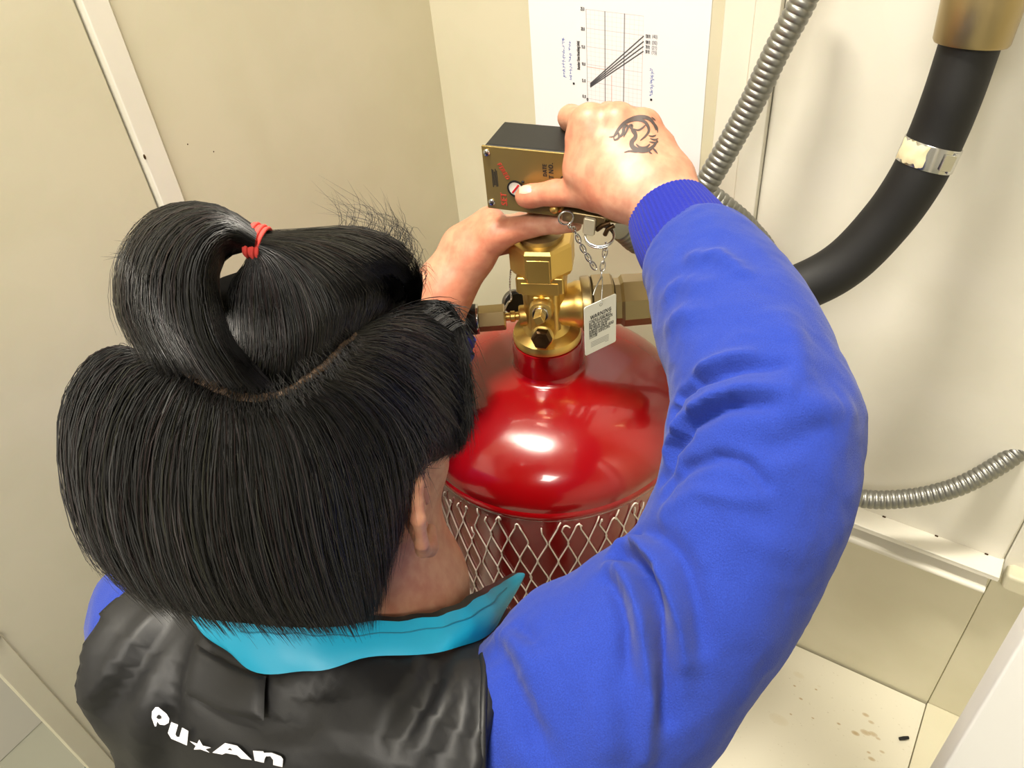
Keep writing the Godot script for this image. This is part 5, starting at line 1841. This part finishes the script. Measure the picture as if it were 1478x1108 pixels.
	var gC := [
		[[606, 436, 0.500], [604, 400, 0.478], [580, 360, 0.458], [520, 337, 0.435], [450, 338, 0.410], [380, 337, 0.396]],
		[[598, 446, 0.480], [588, 408, 0.458], [556, 374, 0.435], [500, 350, 0.415], [445, 344, 0.402], [380, 341, 0.391]],
		[[545, 467, 0.455], [560, 420, 0.437], [530, 388, 0.418], [485, 364, 0.404], [435, 352, 0.395], [379, 345, 0.388]],
		[[512, 486, 0.435], [525, 432, 0.418], [500, 400, 0.404], [462, 374, 0.395], [425, 358, 0.390], [378, 349, 0.386]],
		[[484, 509, 0.420], [500, 450, 0.404], [480, 412, 0.394], [448, 384, 0.388], [415, 364, 0.386], [377, 353, 0.385]],
		[[458, 533, 0.410], [472, 470, 0.395], [458, 425, 0.387], [434, 392, 0.384], [406, 370, 0.384], [375, 357, 0.386]],
		[[432, 552, 0.405], [440, 490, 0.392], [430, 440, 0.387], [415, 402, 0.385], [395, 376, 0.386], [372, 361, 0.388]],
		[[392, 570, 0.408], [402, 510, 0.400], [398, 455, 0.392], [390, 412, 0.390], [380, 384, 0.390], [368, 364, 0.392]],
		[[350, 570, 0.418], [362, 510, 0.415], [364, 455, 0.394], [364, 415, 0.394], [366, 388, 0.394], [365, 366, 0.396]],
		[[318, 560, 0.430], [332, 500, 0.430], [334, 450, 0.398], [340, 416, 0.399], [354, 391, 0.398], [363, 366, 0.398]]]
	var gv := []
	for g in gC:
		var r := []
		for q in g: r.append(W(q[0], q[1], q[2]))
		if g[0][1] > 460:
			r[0] = shell(g[0][0], g[0][1], -0.012)
			r[1] = shell(g[1][0], g[1][1], 0.0)
		gv.append(r)
	sh = patch(gv, 26, 60)
	put("crown_mass", base_sheet(sh, cen, 0.003).done(), M.hair_base, hr)
	mb = MB.new()
	strands(mb, sh, 5200, cen, {"thick": 0.006, "deep": 0.3, "q0": 0.25, "q1": 0.97, "q2": 1.0, "jit": 0.02, "clumps": 70, "pull": 0.2, "w": 0.00030, "fly": 0.0001})
	put("crown_strands", mb.done(true), M.hair, hr).set_meta("kind", "stuff")
	# tail: out of the tie, over to the left and down on to the back
	var gT := [
		[[372, 332, 0.392], [322, 304, 0.394], [266, 300, 0.398], [216, 322, 0.402], [184, 372, 0.406], [176, 436, 0.408], [192, 496, 0.408], [212, 540, 0.408]],
		[[371, 336, 0.389], [324, 310, 0.387], [274, 310, 0.387], [230, 338, 0.388], [204, 390, 0.390], [202, 452, 0.394], [222, 510, 0.396], [242, 552, 0.398]],
		[[370, 340, 0.386], [328, 318, 0.382], [286, 322, 0.379], [250, 354, 0.378], [232, 406, 0.380], [236, 466, 0.384], [258, 522, 0.388], [280, 560, 0.392]],
		[[369, 345, 0.384], [332, 326, 0.379], [296, 336, 0.375], [270, 370, 0.374], [260, 420, 0.376], [268, 476, 0.380], [292, 532, 0.385], [314, 568, 0.390]],
		[[368, 350, 0.384], [336, 336, 0.379], [306, 350, 0.376], [288, 386, 0.375], [286, 432, 0.377], [298, 484, 0.381], [322, 538, 0.386], [345, 575, 0.391]],
		[[367, 356, 0.386], [340, 346, 0.382], [314, 362, 0.380], [302, 398, 0.380], [306, 442, 0.382], [322, 490, 0.386], [348, 540, 0.391], [374, 576, 0.396]],
		[[366, 362, 0.390], [342, 358, 0.389], [322, 372, 0.390], [314, 404, 0.390], [322, 446, 0.392], [340, 494, 0.396], [368, 540, 0.400], [394, 572, 0.404]]]
	gv = []
	for g in gT:
		var r := []
		for q in g: r.append(W(q[0], q[1], q[2]))
		r[7] = shell(g[7][0], g[7][1] - 20, 0.000)
		r[6] = shell(g[6][0], g[6][1] - 12, 0.009)
		r[5] = r[5].lerp(shell(g[5][0], g[5][1], 0.016), 0.6)
		gv.append(r)
	sh = patch(gv, 30, 50)
	var cT = W(330, 440, 0.46)
	put("tail_mass", base_sheet(sh, cT, 0.004).done(), M.hair_base, hr)
	mb = MB.new()
	strands(mb, sh, 5200, cT, {"segs": 13, "thick": 0.010, "deep": 0.5, "q0": 0.08, "q1": 0.82, "q2": 1.03, "jit": 0.025, "clumps": 50, "pull": 0.45, "w": 0.00032, "fly": 0.0005})
	# under layer so the tail has body from the side
	var low := []
	for r in sh:
		var row := []
		for k in r.size(): row.append(r[k] - (r[k] - cT).normalized() * 0.008 * sin(PI * clampf(k / 29.0 * 0.9 + 0.05, 0, 1)))
		low.append(row)
	strands(mb, low, 900, cT, {"segs": 12, "thick": 0.006, "q0": 0.05, "q1": 0.85, "q2": 1.0, "jit": 0.02, "w": 0.0005})
	put("tail_strands", mb.done(true), M.hair, hr).set_meta("kind", "stuff")
	var nb := MB.new()
	var lr := []
	for r in low: lr.append(r)
	nb.grid(lr)
	put("tail_underside", nb.done(), M.hair_base, hr)
	# the red tie
	mb = MB.new()
	var tdir = (W(400, 356, 0.392) - W(345, 338, 0.392)).normalized()
	var tx = axis(W(372, 349, 0.394), tdir)
	for k in 7:
		var q = (k - 3) * 0.0011
		var ring := Transform3D(Basis(tx.basis.x, tx.basis.z, -tx.basis.y), tx.origin + tdir * q)
		mb.ring(ring, 0.0078 + 0.0005 * sin(k * 2.1), 0.00095, 1.0, 1.0, 30, 6)
	mb.lathe([Vector2(0.0, -0.004), Vector2(0.0076, -0.0038), Vector2(0.0080, 0.0), Vector2(0.0076, 0.0038), Vector2(0.0, 0.004)], tx, 28)
	put("hair_tie", mb.done(), M.tie, hr)
	# the hair inside the tie
	mb = MB.new()
	mb.tube([tx.origin - tdir * 0.008, tx.origin - tdir * 0.004, tx.origin + tdir * 0.004, tx.origin + tdir * 0.008], [0.0065, 0.0070, 0.0070, 0.0055], 24)
	put("knot", mb.done(), M.hair_base, hr)
	# loose hairs
	mb = MB.new()
	var rim := [Vector3(478, 342, 0.425), Vector3(530, 345, 0.437), Vector3(566, 362, 0.457), Vector3(590, 392, 0.472), Vector3(605, 436, 0.495)]
	for k in 150:
		var st: Vector3 = cat(rim, rng.randf())
		var mid2 = st + Vector3(rng.randf_range(2, 22), rng.randf_range(-46, -14), rng.randf_range(-0.01, 0.01))
		var en = mid2 + Vector3(rng.randf_range(-75, 4), rng.randf_range(-55, -2), rng.randf_range(-0.012, 0.012))
		if rng.randf() < 0.35: en = mid2 + Vector3(rng.randf_range(4, 20), rng.randf_range(5, 40), 0.004)
		_loose(mb, [st + Vector3(-14, 12, 0), st, mid2, en], 0.00011)
	for k in 70:
		var a0 = rng.randf()
		var st = Vector3(lerpf(300, 182, a0), lerpf(302, 380, a0) - 12 * sin(a0 * PI), 0.398)
		var en = st + Vector3(rng.randf_range(-55, -5), rng.randf_range(-14, 18), rng.randf_range(-0.01, 0.01))
		_loose(mb, [st + Vector3(30, 0, 0), st, en], 0.00014)
	for k in 46:
		var a0 = rng.randf()
		var st = Vector3(lerpf(200, 110, a0), lerpf(505, 560, a0), 0.43)
		var mid2 = st + Vector3(rng.randf_range(-30, -5), rng.randf_range(-10, 25), 0)
		var en = mid2 + Vector3(rng.randf_range(-8, 20), rng.randf_range(25, 90), 0.004)
		_loose(mb, [st, mid2, en], 0.00016)
	for k in 60:
		var st = Vector3(rng.randf_range(620, 664), 0, 0.46)
		st.y = lerpf(440, 470, (st.x - 620) / 44.0)
		_loose(mb, [st + Vector3(-12, 8, 0), st, st + Vector3(rng.randf_range(4, 14), rng.randf_range(-8, 6), 0)], 0.00014)
	put("loose_strands", mb.done(true), M.hair, hr).set_meta("kind", "stuff")

func _loose(mb: MB, q: Array, w: float):
	var p := PackedVector3Array()
	for e in curve(q, 10): p.append(W(e.x, e.y, e.z))
	ribbon(mb, p, Vector3(0.45, 0.66, 0.6), w, hair_col())
